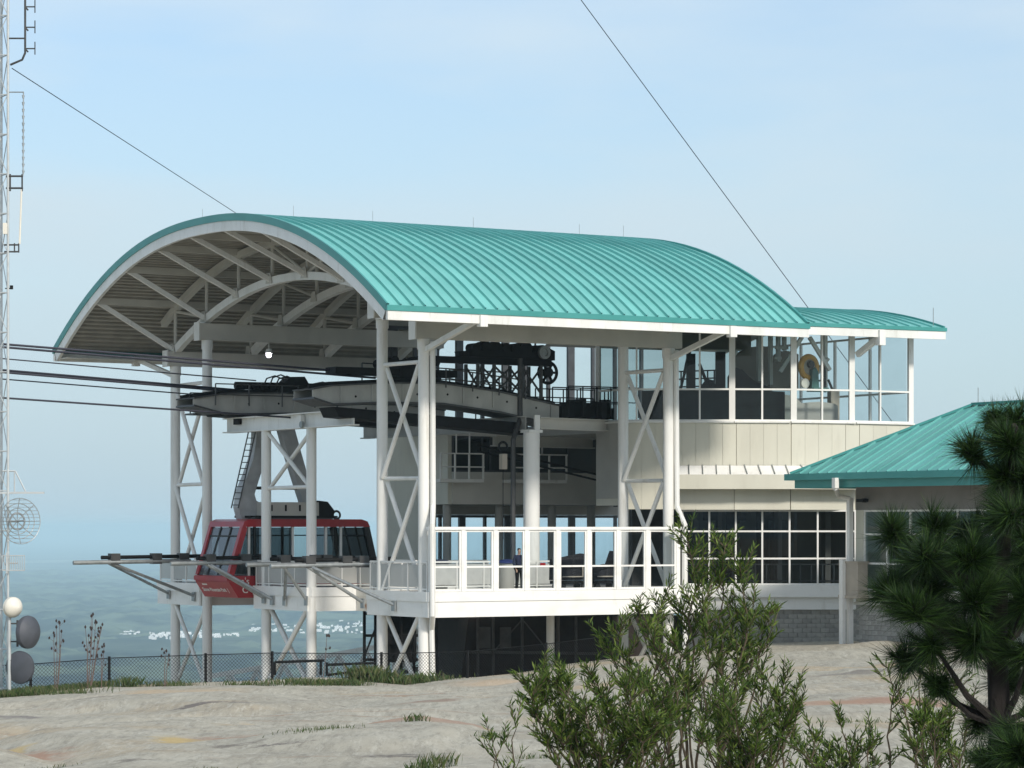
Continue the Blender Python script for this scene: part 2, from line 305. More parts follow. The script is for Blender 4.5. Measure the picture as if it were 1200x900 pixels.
def rock_material():
    m = bpy.data.materials.new('bare_granite'); m.use_nodes = True; n = m.node_tree; b = n.nodes["Principled BSDF"]; b.inputs['Roughness'].default_value = .9
    b.inputs['Specular IOR Level'].default_value = .25
    tc = n.nodes.new("ShaderNodeTexCoord")
    def nzt(scale, st, det=7, rough=.6):
        mp = n.nodes.new("ShaderNodeMapping"); mp.inputs['Scale'].default_value = st; t = n.nodes.new("ShaderNodeTexNoise")
        t.inputs['Scale'].default_value = scale; t.inputs['Detail'].default_value = det; t.inputs['Roughness'].default_value = rough
        n.links.new(tc.outputs['Object'], mp.inputs[0]); n.links.new(mp.outputs[0], t.inputs['Vector']); return t.outputs['Fac']
    def ramp(fac, *stops):
        r = n.nodes.new("ShaderNodeValToRGB"); e = r.color_ramp.elements
        while len(e) < len(stops): e.new(.5)
        for k, (p, c) in enumerate(stops): e[k].position = p; e[k].color = (*c, 1) if len(c) == 3 else c
        n.links.new(fac, r.inputs[0]); return r.outputs[0]
    def mix(f, a, bb, mode='MIX'):
        k = n.nodes.new("ShaderNodeMix"); k.data_type = 'RGBA'; k.blend_type = mode
        if isinstance(f, float): k.inputs[0].default_value = f
        else: n.links.new(f, k.inputs[0])
        for s, i in ((a, 6), (bb, 7)):
            if isinstance(s, tuple): k.inputs[i].default_value = (*s, 1)
            else: n.links.new(s, k.inputs[i])
        return k.outputs[2]
    c = ramp(nzt(.28, (1, .9, 1)), (.32, (.36, .325, .255)), (.5, (.43, .395, .315)), (.72, (.50, .465, .375)))
    c = mix(ramp(nzt(1.5, (1, .3, 1), 12, .78), (.36, (.6, .6, .6)), (.52, (0, 0, 0))), c, (.32, .29, .235))
    c = mix(ramp(nzt(1.1, (1, .35, 1), 12, .8), (.52, (0, 0, 0)), (.70, (.7, .7, .7))), c, (.58, .545, .455))
    c = mix(ramp(nzt(.15, (1, .8, 1), 6), (.54, (0, 0, 0)), (.68, (.75, .75, .75))), c, (.44, .33, .20))
    c = mix(ramp(nzt(.13, (.5, 2.6, 1), 8, .7), (.60, (0, 0, 0)), (.68, (.85, .85, .85))), c, (.33, .20, .125))
    c = mix(ramp(nzt(5., (1, .16, 1), 10, .85), (.40, (.62, .62, .62)), (.52, (0, 0, 0))), c, (.23, .21, .17))
    c = mix(ramp(nzt(7., (1, .14, 1), 8, .8), (.52, (0, 0, 0)), (.64, (.55, .55, .55))), c, (.60, .57, .48))
    ws_n = n.nodes.new("ShaderNodeTexNoise"); ws_n.inputs['Scale'].default_value = .9; ws_n.inputs['Detail'].default_value = 9; ws_n.inputs['Roughness'].default_value = .7; n.links.new(tc.outputs['Object'], ws_n.inputs['Vector'])
    vd = n.nodes.new("ShaderNodeVectorMath"); vd.operation = 'MULTIPLY_ADD'; vd.inputs[1].default_value = (1.6, 5.0, 0); n.links.new(ws_n.outputs['Color'], vd.inputs[0]); n.links.new(tc.outputs['Object'], vd.inputs[2])
    for (x, y, rx, ry, ang, col, amt) in STAINS:      # mineral stains, each with its own place and outline
        m1 = n.nodes.new("ShaderNodeMapping"); m1.vector_type = 'TEXTURE'; m1.inputs['Location'].default_value = (x + .8, y + 2.5, 0); m1.inputs['Rotation'].default_value = (0, 0, ang); m1.inputs['Scale'].default_value = (rx, ry, 1e6)
        ln = n.nodes.new("ShaderNodeVectorMath"); ln.operation = 'LENGTH'; n.links.new(vd.outputs[0], m1.inputs[0]); n.links.new(m1.outputs[0], ln.inputs[0])
        c = mix(ramp(ln.outputs['Value'], (.45, (min(1, amt*1.05),)*3), (1.05, (0, 0, 0))), c, col)
    n.links.new(c, b.inputs['Base Color'])
    bp = n.nodes.new("ShaderNodeBump"); bp.inputs['Strength'].default_value = .5; bp.inputs['Distance'].default_value = .05
    n.links.new(nzt(1.6, (1, .8, 1), 12, .8), bp.inputs['Height']); n.links.new(bp.outputs[0], b.inputs['Normal'])
    return m
struct('granite_ground', npmesh('granite_ground', GV, GF, 4, rock_material(), True))
def plain_material():
    m = bpy.data.materials.new('wooded_plain'); m.use_nodes = True; n = m.node_tree; b = n.nodes["Principled BSDF"]; b.inputs['Roughness'].default_value = 1
    b.inputs['Specular IOR Level'].default_value = 0
    tc = n.nodes.new("ShaderNodeTexCoord"); cur = None
    for sc, det, lo, hi, c1, c2 in ((.0026, 10, .43, .62, (.006, .012, .007), (.075, .09, .055)), (.0005, 10, .54, .64, None, (.30, .28, .20)), (.006, 5, .66, .72, None, (.10, .10, .08))):
        t = n.nodes.new("ShaderNodeTexNoise"); t.inputs['Scale'].default_value = sc; t.inputs['Detail'].default_value = det; t.inputs['Roughness'].default_value = .68; n.links.new(tc.outputs['Object'], t.inputs['Vector'])
        r = n.nodes.new("ShaderNodeValToRGB"); r.color_ramp.elements[0].position = lo; r.color_ramp.elements[1].position = hi; n.links.new(t.outputs['Fac'], r.inputs[0])
        if c1: r.color_ramp.elements[0].color = (*c1, 1); r.color_ramp.elements[1].color = (*c2, 1); cur = r.outputs[0]
        else:
            k = n.nodes.new("ShaderNodeMix"); k.data_type = 'RGBA'; n.links.new(r.outputs[0], k.inputs[0]); n.links.new(cur, k.inputs[6]); k.inputs[7].default_value = (*c2, 1); cur = k.outputs[2]
    n.links.new(cur, b.inputs['Base Color']); return m
gx = np.unique(np.concatenate([np.linspace(-60000, -3000, 30), np.linspace(-3000, 3000, 100), np.linspace(3000, 60000, 30)]))
gy = np.unique(np.concatenate([np.linspace(-60000, 2500, 20), np.linspace(2500, 12000, 150), np.linspace(12000, 60000, 60)]))
def plainz(x, y): return -230 + 9*noise.noise(Vector((x*.0016, y*.0011, 0))) + 5*noise.noise(Vector((x*.006, y*.004, 4)))
PV = np.array([(x, y, plainz(x, y)) for y in gy for x in gx]); nx = len(gx)
PF = np.array([(j*nx+i, j*nx+i+1, (j+1)*nx+i+1, (j+1)*nx+i) for j in range(len(gy)-1) for i in range(nx-1)])
struct('wooded_plain', npmesh('wooded_plain', PV, PF, 4, plain_material(), True))
# the wood on the plain: one far canopy with crowns and gaps, thinner where the town stands
def canopy(x, y):
    k = .35 if (5750 < y < 7250 and -860 < x < -280) else 1.
    n1 = noise.noise(Vector((x*.028, y*.012, 0))); n2 = noise.noise(Vector((x*.009, y*.0035, 5))); n3 = noise.noise(Vector((x*.0022, y*.0008, 8)))
    return plainz(x, y) + k*(8 + 12*n1 + 13*n2) - (14 if n3 > .30 else 0)
wx = np.linspace(-2500, 2500, 330); wy = np.concatenate([np.linspace(4300, 9000, 190), np.linspace(9050, 15000, 110)])
WV = np.array([(x, y, canopy(x, y)) for y in wy for x in wx]); nw_ = len(wx)
WF = np.array([(j*nw_+i, j*nw_+i+1, (j+1)*nw_+i+1, (j+1)*nw_+i) for j in range(len(wy)-1) for i in range(nw_-1)])
struct('far_wood', npmesh('far_wood', WV, WF, 4, mat('far_wood_leaves', (.002, .006, .003), (.10, .125, .07), .011, 1., lo=.42, hi=.60, spec=0., detail=3, stretch=(1, .4, 1)), True), kind='stuff')
tb = MB()
for (u0, u1, v0, v1, cnt) in ((140, 163, 739, 747, 26), (176, 230, 741, 751, 70), (230, 282, 739, 750, 60), (294, 356, 733, 744, 80), (372, 428, 730, 745, 90), (360, 425, 703, 712, 10), (30, 120, 700, 712, 5)):
    for _ in range(int(cnt*.55)):
        u = rng.uniform(u0, u1); v = rng.triangular(v0, v1) if cnt > 12 else rng.uniform(v0, v1); Y = 228*F/(v-HZ); X = (u-600)/F*Y
        w = rng.choice((2.5, 3.5, 4, 5, 6.5, 9)); d = rng.uniform(5, 14); h = rng.uniform(4.2, 6.8); zz = plainz(X, Y)
        tb.box(X-w/2, X+w/2, Y-d/2, Y+d/2, zz-4, zz+h+.6)
tm = tb.mesh('far_town', smooth=False); tm.materials.append(mat('pale_town_walls', (.92, .91, .88), (.70, .70, .68), .02, .7))
struct('far_town', tm, kind='stuff')

# ------------------------------------------------------------------ station canopy: barrel roof on braced columns
def zr(w): return 8.31 + 4.66*(1 - abs(1 - 2*w/SPAN)**2.28)
def nrm(w):
    e = .01; d = (zr(w+e) - zr(w-e)) / (2*e); l = math.hypot(1, d); return (-d/l, 1/l)
NW = 40; WS = [SPAN*i/NW for i in range(NW+1)]
def arc(off, a): return [(a, w + nrm(min(max(w, .02), SPAN-.02))[0]*off, zr(w) + nrm(min(max(w, .02), SPAN-.02))[1]*off) for w in WS]
LEN = 19.6; NPAN = 37; PW = LEN/NPAN
can = Thing('station_canopy', 'open station shelter with green barrel vault roof on tall white braced columns', 'shelter', (9.8, 16.1, -2.58))
mb = MB(); mb.strip(arc(0, .028), arc(0, PW - .028))
for a0, a1 in ((-.022, .022),):
    t0, t1, b0, b1 = arc(.105, a0), arc(.105, a1), arc(-.01, a0), arc(-.01, a1)
    mb.strip(t0, t1); mb.strip(b0, t0); mb.strip(t1, b1)
rp0 = can.part('roof_panel', mb, M_teal)
for i in range(1, NPAN): cp(rp0, (i*PW, 0, 0))
mb = MB(); nrb = 104; row0 = []; row1 = []
for i in range(nrb):
    for k, off in ((0, -.34), (.42, -.34), (.52, -.20), (.9, -.20)):
        w = .25 + (SPAN-.5)*(i+k)/nrb; n_ = nrm(w); p = (w + n_[0]*off, zr(w) + n_[1]*off); row0.append((.12, *p)); row1.append((LEN-.12, *p))
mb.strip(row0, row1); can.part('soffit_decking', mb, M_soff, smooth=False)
def band(a0, a1, o0, o1):
    m = MB(); A0, A1, B0, B1 = arc(o0, a0), arc(o0, a1), arc(o1, a0), arc(o1, a1)
    m.strip(A0, A1); m.strip(B0, B1); m.strip(A0, B0); m.strip(A1, B1); return m
can.part('gable_trim', band(-.09, .02, .10, -.20), M_tealtrim); can.part('gable_fascia', band(-.05, .10, -.203, -.62), M_white)
can.part('gable_trim', band(LEN-.02, LEN+.09, .10, -.20), M_tealtrim); can.part('gable_fascia', band(LEN-.10, LEN+.05, -.203, -.62), M_white)
for w0, sg in ((0, -1), (SPAN, 1)):
    y = sorted((w0 + sg*.10, w0 - sg*.06)); can.part('gutter', MB().box(-.09, LEN+.09, y[0], y[1], 8.13, 8.34), M_tealtrim, smooth=False)
    y = sorted((w0 + sg*.06, w0 - sg*.08)); can.part('eave_fascia', MB().box(-.05, LEN+.05, y[0], y[1], 7.78, 8.127), M_white, smooth=False)
    y = sorted((w0 - sg*.083, w0 - sg*1.2)); can.part('eave_soffit', MB().box(.1, LEN-.1, y[0], y[1], 7.86, 7.90), M_beam, smooth=False)
NODES = [4.5, 7.85, 11.15, 14.45, 17.75, 21.05, 24.35, 27.7]
def zb(w): return 10.72 - (w-16.1)**2*.0192
def ztc(w): return zr(w) - .62/max(.5, nrm(w)[1])
TA = [4.1, 8.0, 11.9, 15.8]
for a in TA:
    ws = [3.2 + (SPAN-6.4)*i/30 for i in range(31)]; m = MB()
    for i in range(30): m.bar((a, ws[i], ztc(ws[i])), (a, ws[i+1], ztc(ws[i+1])), .28, .30)
    t = can.part('truss_top_chord', m, M_beam, smooth=False)
    ws = [4.75 + (SPAN-9.5)*i/26 for i in range(27)]; m = MB()
    for i in range(26): m.bar((a, ws[i], zb(ws[i])), (a, ws[i+1], zb(ws[i+1])), .28, .34)
    t = can.part('truss_bottom_chord', m, M_white, smooth=False)
    for i, w in enumerate(NODES):
        can.part('web_strut', MB().tube((a, w, zb(w)+.1), (a, w, ztc(w)-.1), .085, 8), M_beam, t)
    for w in NODES: can.part('gusset_plate', MB().prism([(a-.19, w-.3, zb(w)-.1), (a-.19, w+.3, zb(w)-.1), (a-.19, w+.16, zb(w)+.36), (a-.19, w-.16, zb(w)+.36)], (.02, 0, 0)), M_beam, t, smooth=False)
    for i in range(7):
        w0, w1 = NODES[i], NODES[i+1]
        if i < 3: w0, w1 = w1, w0
        can.part('web_diagonal', MB().tube((a, w0, zb(w0)+.1), (a, w1, ztc(w1)-.1), .07, 8), M_beam, t)
for w in NODES: can.part('purlin', MB().bar((.15, w, zr(w)-.46), (LEN-.15, w, zr(w)-.46), .24, .30), M_beam, smooth=False)
for w in NODES:
    can.part('cantilever_brace', MB().bar((4.0, w, zb(w)+.05), (.25, w, zr(w)-.52), .19, .19), M_white, smooth=False)
for w, z0, z1 in ((4.5, 7.45, 8.12), (27.7, 7.45, 8.12), (7.9, 8.48, 9.22), (24.3, 8.48, 9.22)):
    b = can.part('longitudinal_beam', MB().box(3.62, 16.35, w-.22, w+.22, z0, z1), M_beam, smooth=False)
    can.part('end_plate', MB().box(3.56, 3.617, w-.27, w+.27, z0-.04, z1+.05), M_white, b, smooth=False)
def colz(a, w): p = sxy(a, w); return ground(p[0], p[1]) - .5
for a in (4.1, 15.8):
    for wo, wi in ((4.5, 7.9), (27.7, 24.3)):
        for w, zt in ((wo, 7.447), (wi, 8.477)):
            c = can.part('column', MB().tube((a, w, colz(a, w)), (a, w, zt), .225, 18), M_white)
            can.part('column_capital', MB().tube((a, w, zt-.42), (a, w, zt-.006), .26, 18), M_white, c)
        sg = 1 if wi > wo else -1
        def yy(w, s): return w + s*sg*.2
        for z in (6.55, 1.95):
            can.part('horizontal_brace', MB().tube((a, yy(wo, 1), z), (a, yy(wi, -1), z + .02), .085, 10), M_white)
        for z0, z1 in ((6.45, 2.0), (1.9, -2.6), (-3.5, -6.9)):
            can.part('diagonal_brace', MB().tube((a-.1, yy(wo, 1), z0), (a-.1, yy(wi, -1), z1), .095, 10), M_white)
            can.part('diagonal_brace', MB().tube((a+.1, yy(wo, 1), z1), (a+.1, yy(wi, -1), z0), .095, 10), M_white)
        e = .12 if wo < 16 else SPAN-.12
        can.part('eave_strut', MB().bar((a, wo - sg*.1, 7.0), (a, e, 8.0), .17, .2), M_white, smooth=False)
        can.part('strut_bracket', MB().box(a-.16, a+.16, min(e-.2*sg, e)-.08, max(e-.2*sg, e)+.02, 7.66, 8.10), M_white, smooth=False)
for a in (4.36, 16.05):     # rain pipes down the outer columns
    m = MB(); m.path([(a, 4.25, 7.35), (a, 4.22, .85), (a-.42, 3.54, .1), (a-.42, 3.52, -3.45), (a-.1, 4.15, -4.0), (a, 4.2, -6.8)] if a < 10 else [(a, 4.3, 7.35), (a, 4.22, .85), (a-.1, 3.52, .1), (a-.1, 3.5, -2.7), (a-.1, 3.5, -5.4)], .11, 8)
    can.part('downpipe', m, M_white)
for a, w in ((.6, 27.5), (.6, 17.4), (3.2, 14), (7, 14), (12, 14), (17.5, 14), (19.2, 13.0)):
    can.part('lightning_rod', MB().tube((a, w, zr(w)-.05), (a, w, zr(w)+.62), .009, 5), M_galv)
# the one lamp that is lit under the vault
LA_ = uw(315, 24.3)
lp = Thing('floodlight', 'small white lit lamp hanging beneath the vaulted roof', 'lamp', (LA_, 24.3, 7.9))
lp.part('housing', MB().tube((LA_, 24.3, 8.18), (LA_, 24.3, 7.98), .12, 12, .17), M_white)
lp.part('stem', MB().tube((LA_, 24.3, 8.17), (LA_, 24.3, 8.475), .03, 6), M_beam)
m_l = bpy.data.materials.new('lamp_glow'); m_l.use_nodes = True; b_ = m_l.node_tree.nodes['Principled BSDF']; b_.inputs['Emission Color'].default_value = (.92, .88, 1, 1); b_.inputs['Emission Strength'].default_value = 14
lp.part('bulb', MB().lathe((LA_, 24.3, 7.9), (0, 0, 1), [(-.12, 0), (-.10, .08), (-.04, .12), (.06, .12), (.08, 0)], 14), m_l)

# ------------------------------------------------------------------ boarding deck
dk = Thing('boarding_deck', 'white boarding deck with glass wind screen in front of the station', 'platform', (9, 8, -3.6))
ZF = -2.58; ZB = -3.55
def deckbox(a0, a1, w0, w1): return MB().box(a0, a1, w0, w1, ZF-.18, ZF)
for a0, a1, w0, w1 in ((4.0, 16.9, 3.85, 8.7), (4.0, 13.0, 14.0, 19.1), (4.0, 14.3, 24.7, 29.1), (13.003, 27, 8.703, 19.997), (11.0, 12.997, 19.103, 24.697)):
    dk.part('floor_slab', deckbox(a0, a1, w0, w1), M_floor, smooth=False)
def fascia(a0, w0, a1, w1, m=M_deckwhite):
    u_ = MB(); u_.sbox((a0, w0), (a1, w1), -2.93, ZF+.04, .16); l_ = MB(); l_.sbox((a0, w0), (a1, w1), ZB, -2.934, .08)
    f_ = dk.part('edge_beam', l_, m, smooth=False); dk.part('edge_trim', u_, m, f_, smooth=False); return f_
fascia(3.83, 3.72, 16.9, 3.72); fascia(3.9, 3.81, 3.9, 8.75); fascia(3.98, 8.75, 13, 8.75); fascia(3.9, 14, 3.9, 19.1); fascia(3.98, 13.95, 13, 13.95)
fascia(3.98, 19.15, 11, 19.15); fascia(3.9, 24.6, 3.9, 29.15); fascia(3.98, 24.65, 11, 24.65); fascia(3.98, 29.2, 14.3, 29.2)
fascia(6.2, 8.84, 6.2, 13.86, M_rust); fascia(10.9, 19.25, 10.9, 24.55)
# joists below the deck
for a in (6, 8, 10, 12, 14): dk.part('joist', MB().box(a-.08, a+.08, 3.85, 8.6, ZB+.1, ZF-.185), M_white, smooth=False)
sc_t = [(x-3.95)/(15.75-3.95) for x in (4.0, 5.42, 6.9, 8.36, 9.84, 11.32, 12.75, 14.2, 15.71)]
P0, P1 = (3.95, 3.72), (15.75, 3.72)
Lw = 11.8
for t in sc_t: dk.part('screen_post', MB().box(3.95+t*Lw-.095, 3.95+t*Lw+.095, 3.64, 3.80, ZF+.045, -.10), M_deckwhite, smooth=False)
dk.part('screen_top_rail', MB().box(3.83, 15.9, 3.62, 3.82, -.097, .02), M_deckwhite, smooth=False)
for i in range(8):
    x0, x1 = 3.95+sc_t[i]*Lw+.098, 3.95+sc_t[i+1]*Lw-.098; m = MB()
    z0, z1 = ZF+.05, -.103
    for a, b in ((x0, x0+.07), (x1-.07, x1)): m.box(a, b, 3.68, 3.76, z0, z1)
    for a, b in ((z0, z0+.09), (z1-.08, z1), (-1.60, -1.53)): m.box(x0+.073, x1-.073, 3.685, 3.755, a, b)
    fr = dk.part('screen_frame', m, M_deckwhite, smooth=False)
    for a, b in ((z0+.09, -1.60), (-1.53, z1-.08)):
        g = MB(); g.add([(x0+.07, 3.72, a), (x1-.07, 3.72, a), (x1-.07, 3.72, b), (x0+.07, 3.72, b)], [(0, 1, 2, 3)]); dk.part('pane', g, G_deck, fr, smooth=False)
def railing(pts, h=1.15, infill=M_mesh, step=1.35, name='railing'):
    for (a0, w0), (a1, w1) in zip(pts[:-1], pts[1:]):
        L = math.hypot(a1-a0, w1-w0); n = max(1, round(L/step)); m = MB()
        P = lambda t, z: (a0+(a1-a0)*t, w0+(w1-w0)*t, z)
        m.bar(P(0, ZF+h), P(1, ZF+h), .07, .07); m.bar(P(0, ZF+.14), P(1, ZF+.14), .05, .06)
        for i in range(n+1): m.bar(P(i/n, ZF), P(i/n, ZF+h-.036), .06, .06)
        rl = dk.part(name, m, M_white, smooth=False)
        for i in range(n):
            g = MB(); g.sbox(P((i+.03)/n, 0), P((i+.97)/n, 0), ZF+.2, ZF+h-.1, .02); dk.part('mesh_infill', g, infill, rl, smooth=False)
def mesh_glass():
    m = bpy.data.materials.new('fine_wire_infill'); m.use_nodes = True; n = m.node_tree; b = n.nodes['Principled BSDF']
    b.inputs['Base Color'].default_value = (.55, .55, .52, 1); b.inputs['Alpha'].default_value = .72; b.inputs['Roughness'].default_value = .5
    return m
M_fine = mesh_glass()
railing([(3.95, 3.95), (3.95, 8.6)], 1.2, M_fine); railing([(3.95, 14.1), (3.95, 19.0)], 1.12, M_fine); railing([(4.1, 14.1), (12.8, 14.1)], 1.12, M_fine); railing([(3.95, 24.8), (3.95, 29.0)], 1.2, M_fine)
railing([(4.1, 8.6), (13.2, 8.6)], 1.15, M_mesh); railing([(4.1, 19.0), (5.4, 19.0)], 1.0, M_fine); railing([(4.1, 24.8), (10.8, 24.8)], 1.1, M_fine)
railing([(6.3, 9.0), (6.3, 13.8)], 1.2, M_fine)

# ------------------------------------------------------------------ support pylon in the middle
py = Thing('support_pylon', 'pair of white columns carrying the slanting white cross beam of the cable track', 'pylon', (4.1, 16.2, -6.5))
for w in (18.35, 14.1): py.part('column', MB().tube((4.1, w, colz(4.1, w)), (4.1, w, 4.2), .215, 18), M_white)
b = py.part('cross_beam', MB().ibeam((4.1, 10.3, 4.53), (4.1, 22.2, 4.53), .5, .66, .05), M_white, smooth=False)
py.part('rope_anchor', MB().box(3.86, 4.04, 14.6, 14.95, 4.35, 4.75), M_white, b, smooth=False); py.part('anchor_pulley', MB().lathe((3.8, 14.4, 4.35), (1, 0, 0), [(-.06, 0), (-.06, .14), (.06, .14), (.06, 0)], 14), M_galv, b)
py.part('brace', MB().tube((4.1, 18.15, 4.1), (4.1, 14.3, 1.75), .09, 10), M_white); py.part('brace', MB().tube((4.22, 18.15, 1.75), (4.22, 14.3, 4.1), .09, 10), M_white)
py.part('brace', MB().tube((4.1, 18.15, 1.7), (4.1, 14.3, 1.72), .085, 10), M_white)
for s in (0, 1): py.part('brace', MB().tube((4.0+.2*s, 18.15 if s else 14.3, -3.5), (4.0+.2*s, 14.3 if s else 18.15, -6.9), .11, 10), M_white)

# ------------------------------------------------------------------ track girders with their saddles
def girder(label, w, pts, nose, wd=1.5, h=.75):
    T = Thing('track_girder', label, 'girder', (pts[0][0], w, pts[0][1]-h), group='track girders of the cableway')
    for s in (-1, 1):
        poly = [(a, w+s*wd/2, z) for a, z in pts] + [(a, w+s*wd/2, z-hh) for (a, z), hh in zip(pts[::-1], nose[::-1])]
        T.part('side_plate', MB().prism(poly, (0, s*.04, 0)), M_girder, smooth=False)
    m = MB()
    for i in range(len(pts)-1):
        for dz in (0,): m.bar((pts[i][0], w, pts[i][1]+.03), (pts[i+1][0], w, pts[i+1][1]+.03), wd+.3, .06)
        m.bar((pts[i][0], w, pts[i][1]-nose[i]-.04), (pts[i+1][0], w, pts[i+1][1]-nose[i+1]-.04), wd+.3, .08)
    T.part('flanges', m, M_dgrey, smooth=False)
    m = MB()
    for k in (-.45, .45):
        for i in range(len(pts)-1): m.bar((pts[i][0], w+k, pts[i][1]+.13), (pts[i+1][0], w+k, pts[i+1][1]+.13), .14, .14)
    T.part('rope_saddle', m, M_black, smooth=False)
    for a in np.linspace(pts[1][0]+.4, pts[-1][0]-.4, 8):
        z = np.interp(a, [p[0] for p in pts], [p[1] for p in pts]); T.part('stiffener', MB().box(a-.04, a+.04, w-wd/2-.1, w-wd/2-.043, z-.68, z-.02), M_girder, smooth=False)
        T.part('rivet_hole', MB().lathe((a+.7, w-wd/2-.045, z-.42), (0, 1, 0), [(0, 0), (0, .05), (.01, .05)], 10), M_black)
    return T
gl = girder('grey track girder with pointed dark nose above the red cable car', 21.3, [(1.6, 5.62), (3.2, 5.86), (6, 5.95), (9, 5.85), (14.3, 5.35)], [.25, .85, .85, .8, .75], 1.6)
gr = girder('grey riveted track girder sloping down to the round inner column', 11.0, [(2.1, 5.62), (3.0, 5.78), (5.5, 5.95), (8.2, 6.0), (11, 5.72), (14.0, 5.2)], [.3, .70, .74, .78, .8, .8], 1.6)
gl.part('lower_box', MB().prism([(3.0, 20.6, 4.9), (2.8, 20.6, 5.2), (13, 20.6, 4.9), (13, 20.6, 4.5)], (0, 1.4, 0)), M_black, smooth=False)
gr.part('lower_box', MB().prism([(3.4, 10.3, 4.55), (3.2, 10.3, 4.95), (12.5, 10.3, 4.45), (12.5, 10.3, 3.95)], (0, 1.4, 0)), M_black, smooth=False)
gl.part('catwalk', MB().box(2.5, 13, 22.35, 23.2, 5.0, 5.08), M_dgrey, smooth=False)
def catrail(T, a0, a1, w, z0, n, z1=None, h=.95, mtl=M_dgrey):
    m = MB(); z1 = z0 if z1 is None else z1
    f = lambda t, dz: (a0+(a1-a0)*t, w, z0+(z1-z0)*t+dz)
    m.tube(f(0, h), f(1, h), .03, 6); m.tube(f(0, h*.5), f(1, h*.5), .025, 6)
    for i in range(n+1): m.tube(f(i/n, 0), f(i/n, h), .03, 6)
    T.part('guard_rail', m, mtl)
catrail(gl, 2.6, 7.5, 20.3, 5.35, 3); catrail(gl, 2.6, 9, 22.9, 5.05, 4); catrail(gr, 5.5, 12.6, 12.2, 5.95, 5, 5.75); catrail(gr, 8.3, 12.2, 10.0, 5.85, 3, 5.45, .8)
# hydraulic hoist lying on the left girder
m = MB(); m.tube((3.9, 21.0, 6.28), (6.6, 21.0, 6.3), .17, 12)
for i in range(6): m.lathe((4.3+i*.42, 20.75, 6.25), (0, 1, 0), [(-.05, 0), (-.05, .15), (.05, .15), (.05, 0)], 12)
gl.part('roller_bank', m, M_black)
m = MB()
for a, s in ((5.4, 1), (5.7, 1.1), (6.0, 1.0), (7.8, .6), (8.1, .6)): m.path([(a-.25, 20.8, 6.2), (a-.05, 20.8, 6.2+.42*s), (a+.35, 20.8, 6.2+.55*s), (a+.8, 20.8, 6.2+.4*s), (a+1.1, 20.8, 6.1)], .035, 6)
gl.part('hose_loops', m, M_rubber)
m = MB(); m.box(5.9, 7.6, 20.6, 21.6, 6.0, 6.45); m.prism([(6.2, 20.7, 6.452), (7.4, 20.7, 6.452), (7.2, 20.7, 6.75), (6.5, 20.7, 6.72)], (0, .7, 0)); gl.part('pump_unit', m, M_black, smooth=False)
m = MB(); m.box(3.4, 9.2, 10.6, 11.5, 6.32, 6.62); m.box(6.4, 8.1, 10.5, 11.6, 6.2, 6.95)
for i in range(9): m.lathe((5.6+i*.33, 10.9, 6.8+.08*(i % 3)), (0, 1, 0), [(-.2, 0), (-.2, .2), (.2, .2), (.2, 0)], 10)
gr.part('roller_bank', m, M_black)

# ------------------------------------------------------------------ haul rope machine above the right girder
hm = Thing('haul_rope_machine', 'black greasy winch frame with large wheel standing on the inner girder', 'machine', (11, 11, 5.2))
m = MB(); m.box(7.6, 14.0, 10.75, 11.25, 6.95, 7.22); m.box(9.9, 13.9, 10.65, 11.35, 7.225, 7.50); m.prism([(9.4, 10.8, 7.45), (10.6, 10.8, 7.55), (13.6, 10.8, 7.85), (14.2, 10.8, 7.6), (14.2, 10.8, 7.2), (9.5, 10.8, 7.23)], (0, .4, 0)); hm.part('bed_frame', m, M_black, smooth=False)
m = MB()
for i in range(7): m.lathe((10.2+i*.5, 11, 7.62+.05*(i % 2)), (0, 1, 0), [(-.3, 0), (-.3, .2+.05*(i % 3)), (.3, .2+.05*(i % 3)), (.3, 0)], 12)
m.ring((12.9, 10.8, 7.9), (0, 1, 0), .3, .04); hm.part('rope_pulleys', m, M_black)
hm.part('brake_drum', MB().lathe((13.45, 10.55, 7.5), (0, 1, 0), [(0, .28), (-.15, .28), (-.15, .16), (-.1, .14), (-.1, 0)], 18), M_galv)
w_ = hm.part('wheel', MB().ring((13.95, 11, 6.68), (0, 1, 0), .46, .07), M_black)
m = MB()
for k in range(6): m.bar((13.95, 11, 6.68), (13.95+.46*math.cos(k*1.047), 11, 6.68+.46*math.sin(k*1.047)), .07, .1)
m.lathe((13.95, 11, 6.68), (0, 1, 0), [(-.12, 0), (-.12, .22), (.12, .22), (.12, 0)], 16); hm.part('wheel_hub', m, M_black, w_)
for a in (10.15, 10.95, 12.35, 13.3):
    for w in (10.5, 11.5): hm.part('leg', MB().bar((a, w, 5.5), (a, w, 6.95), .12, .12), M_dgrey, smooth=False)
m = MB()
for a0, a1 in ((10.15, 10.95), (10.95, 12.35), (12.35, 13.3)):
    for w in (10.47, 11.5): m.bar((a0, w, 5.7), (a1, w, 6.85), .07, .07); m.bar((a0, w, 6.85), (a1, w, 5.7), .07, .07)
hm.part('cross_bracing', m, M_dgrey, smooth=False)
hm.part('lamp_cone', MB().lathe((8.1, 10.7, 6.35), (0, 0, 1), [(-.3, .32), (-.1, .34), (.05, .18), (.15, .09), (.55, .06), (.56, 0)], 14), M_black)
hm.part('guide_post', MB().path([(12.0, 10.1, 7.2), (12.0, 10.1, 4.6), (11.35, 9.6, 3.7), (11.35, 9.6, -2.55)], .11, 6), M_dgrey)
hm.part('chain_hoist', MB().box(10.75, 11.0, 9.5, 9.75, 2.45, 3.1), M_boxbeige, smooth=False)
hm.part('hoist_hook', MB().ring((10.85, 9.6, 3.4), (0, 1, 0), .2, .05), M_black); hm.part('hoist_chain', MB().tube((10.85, 9.6, 3.2), (10.85, 9.6, -.5), .018, 5), M_black)
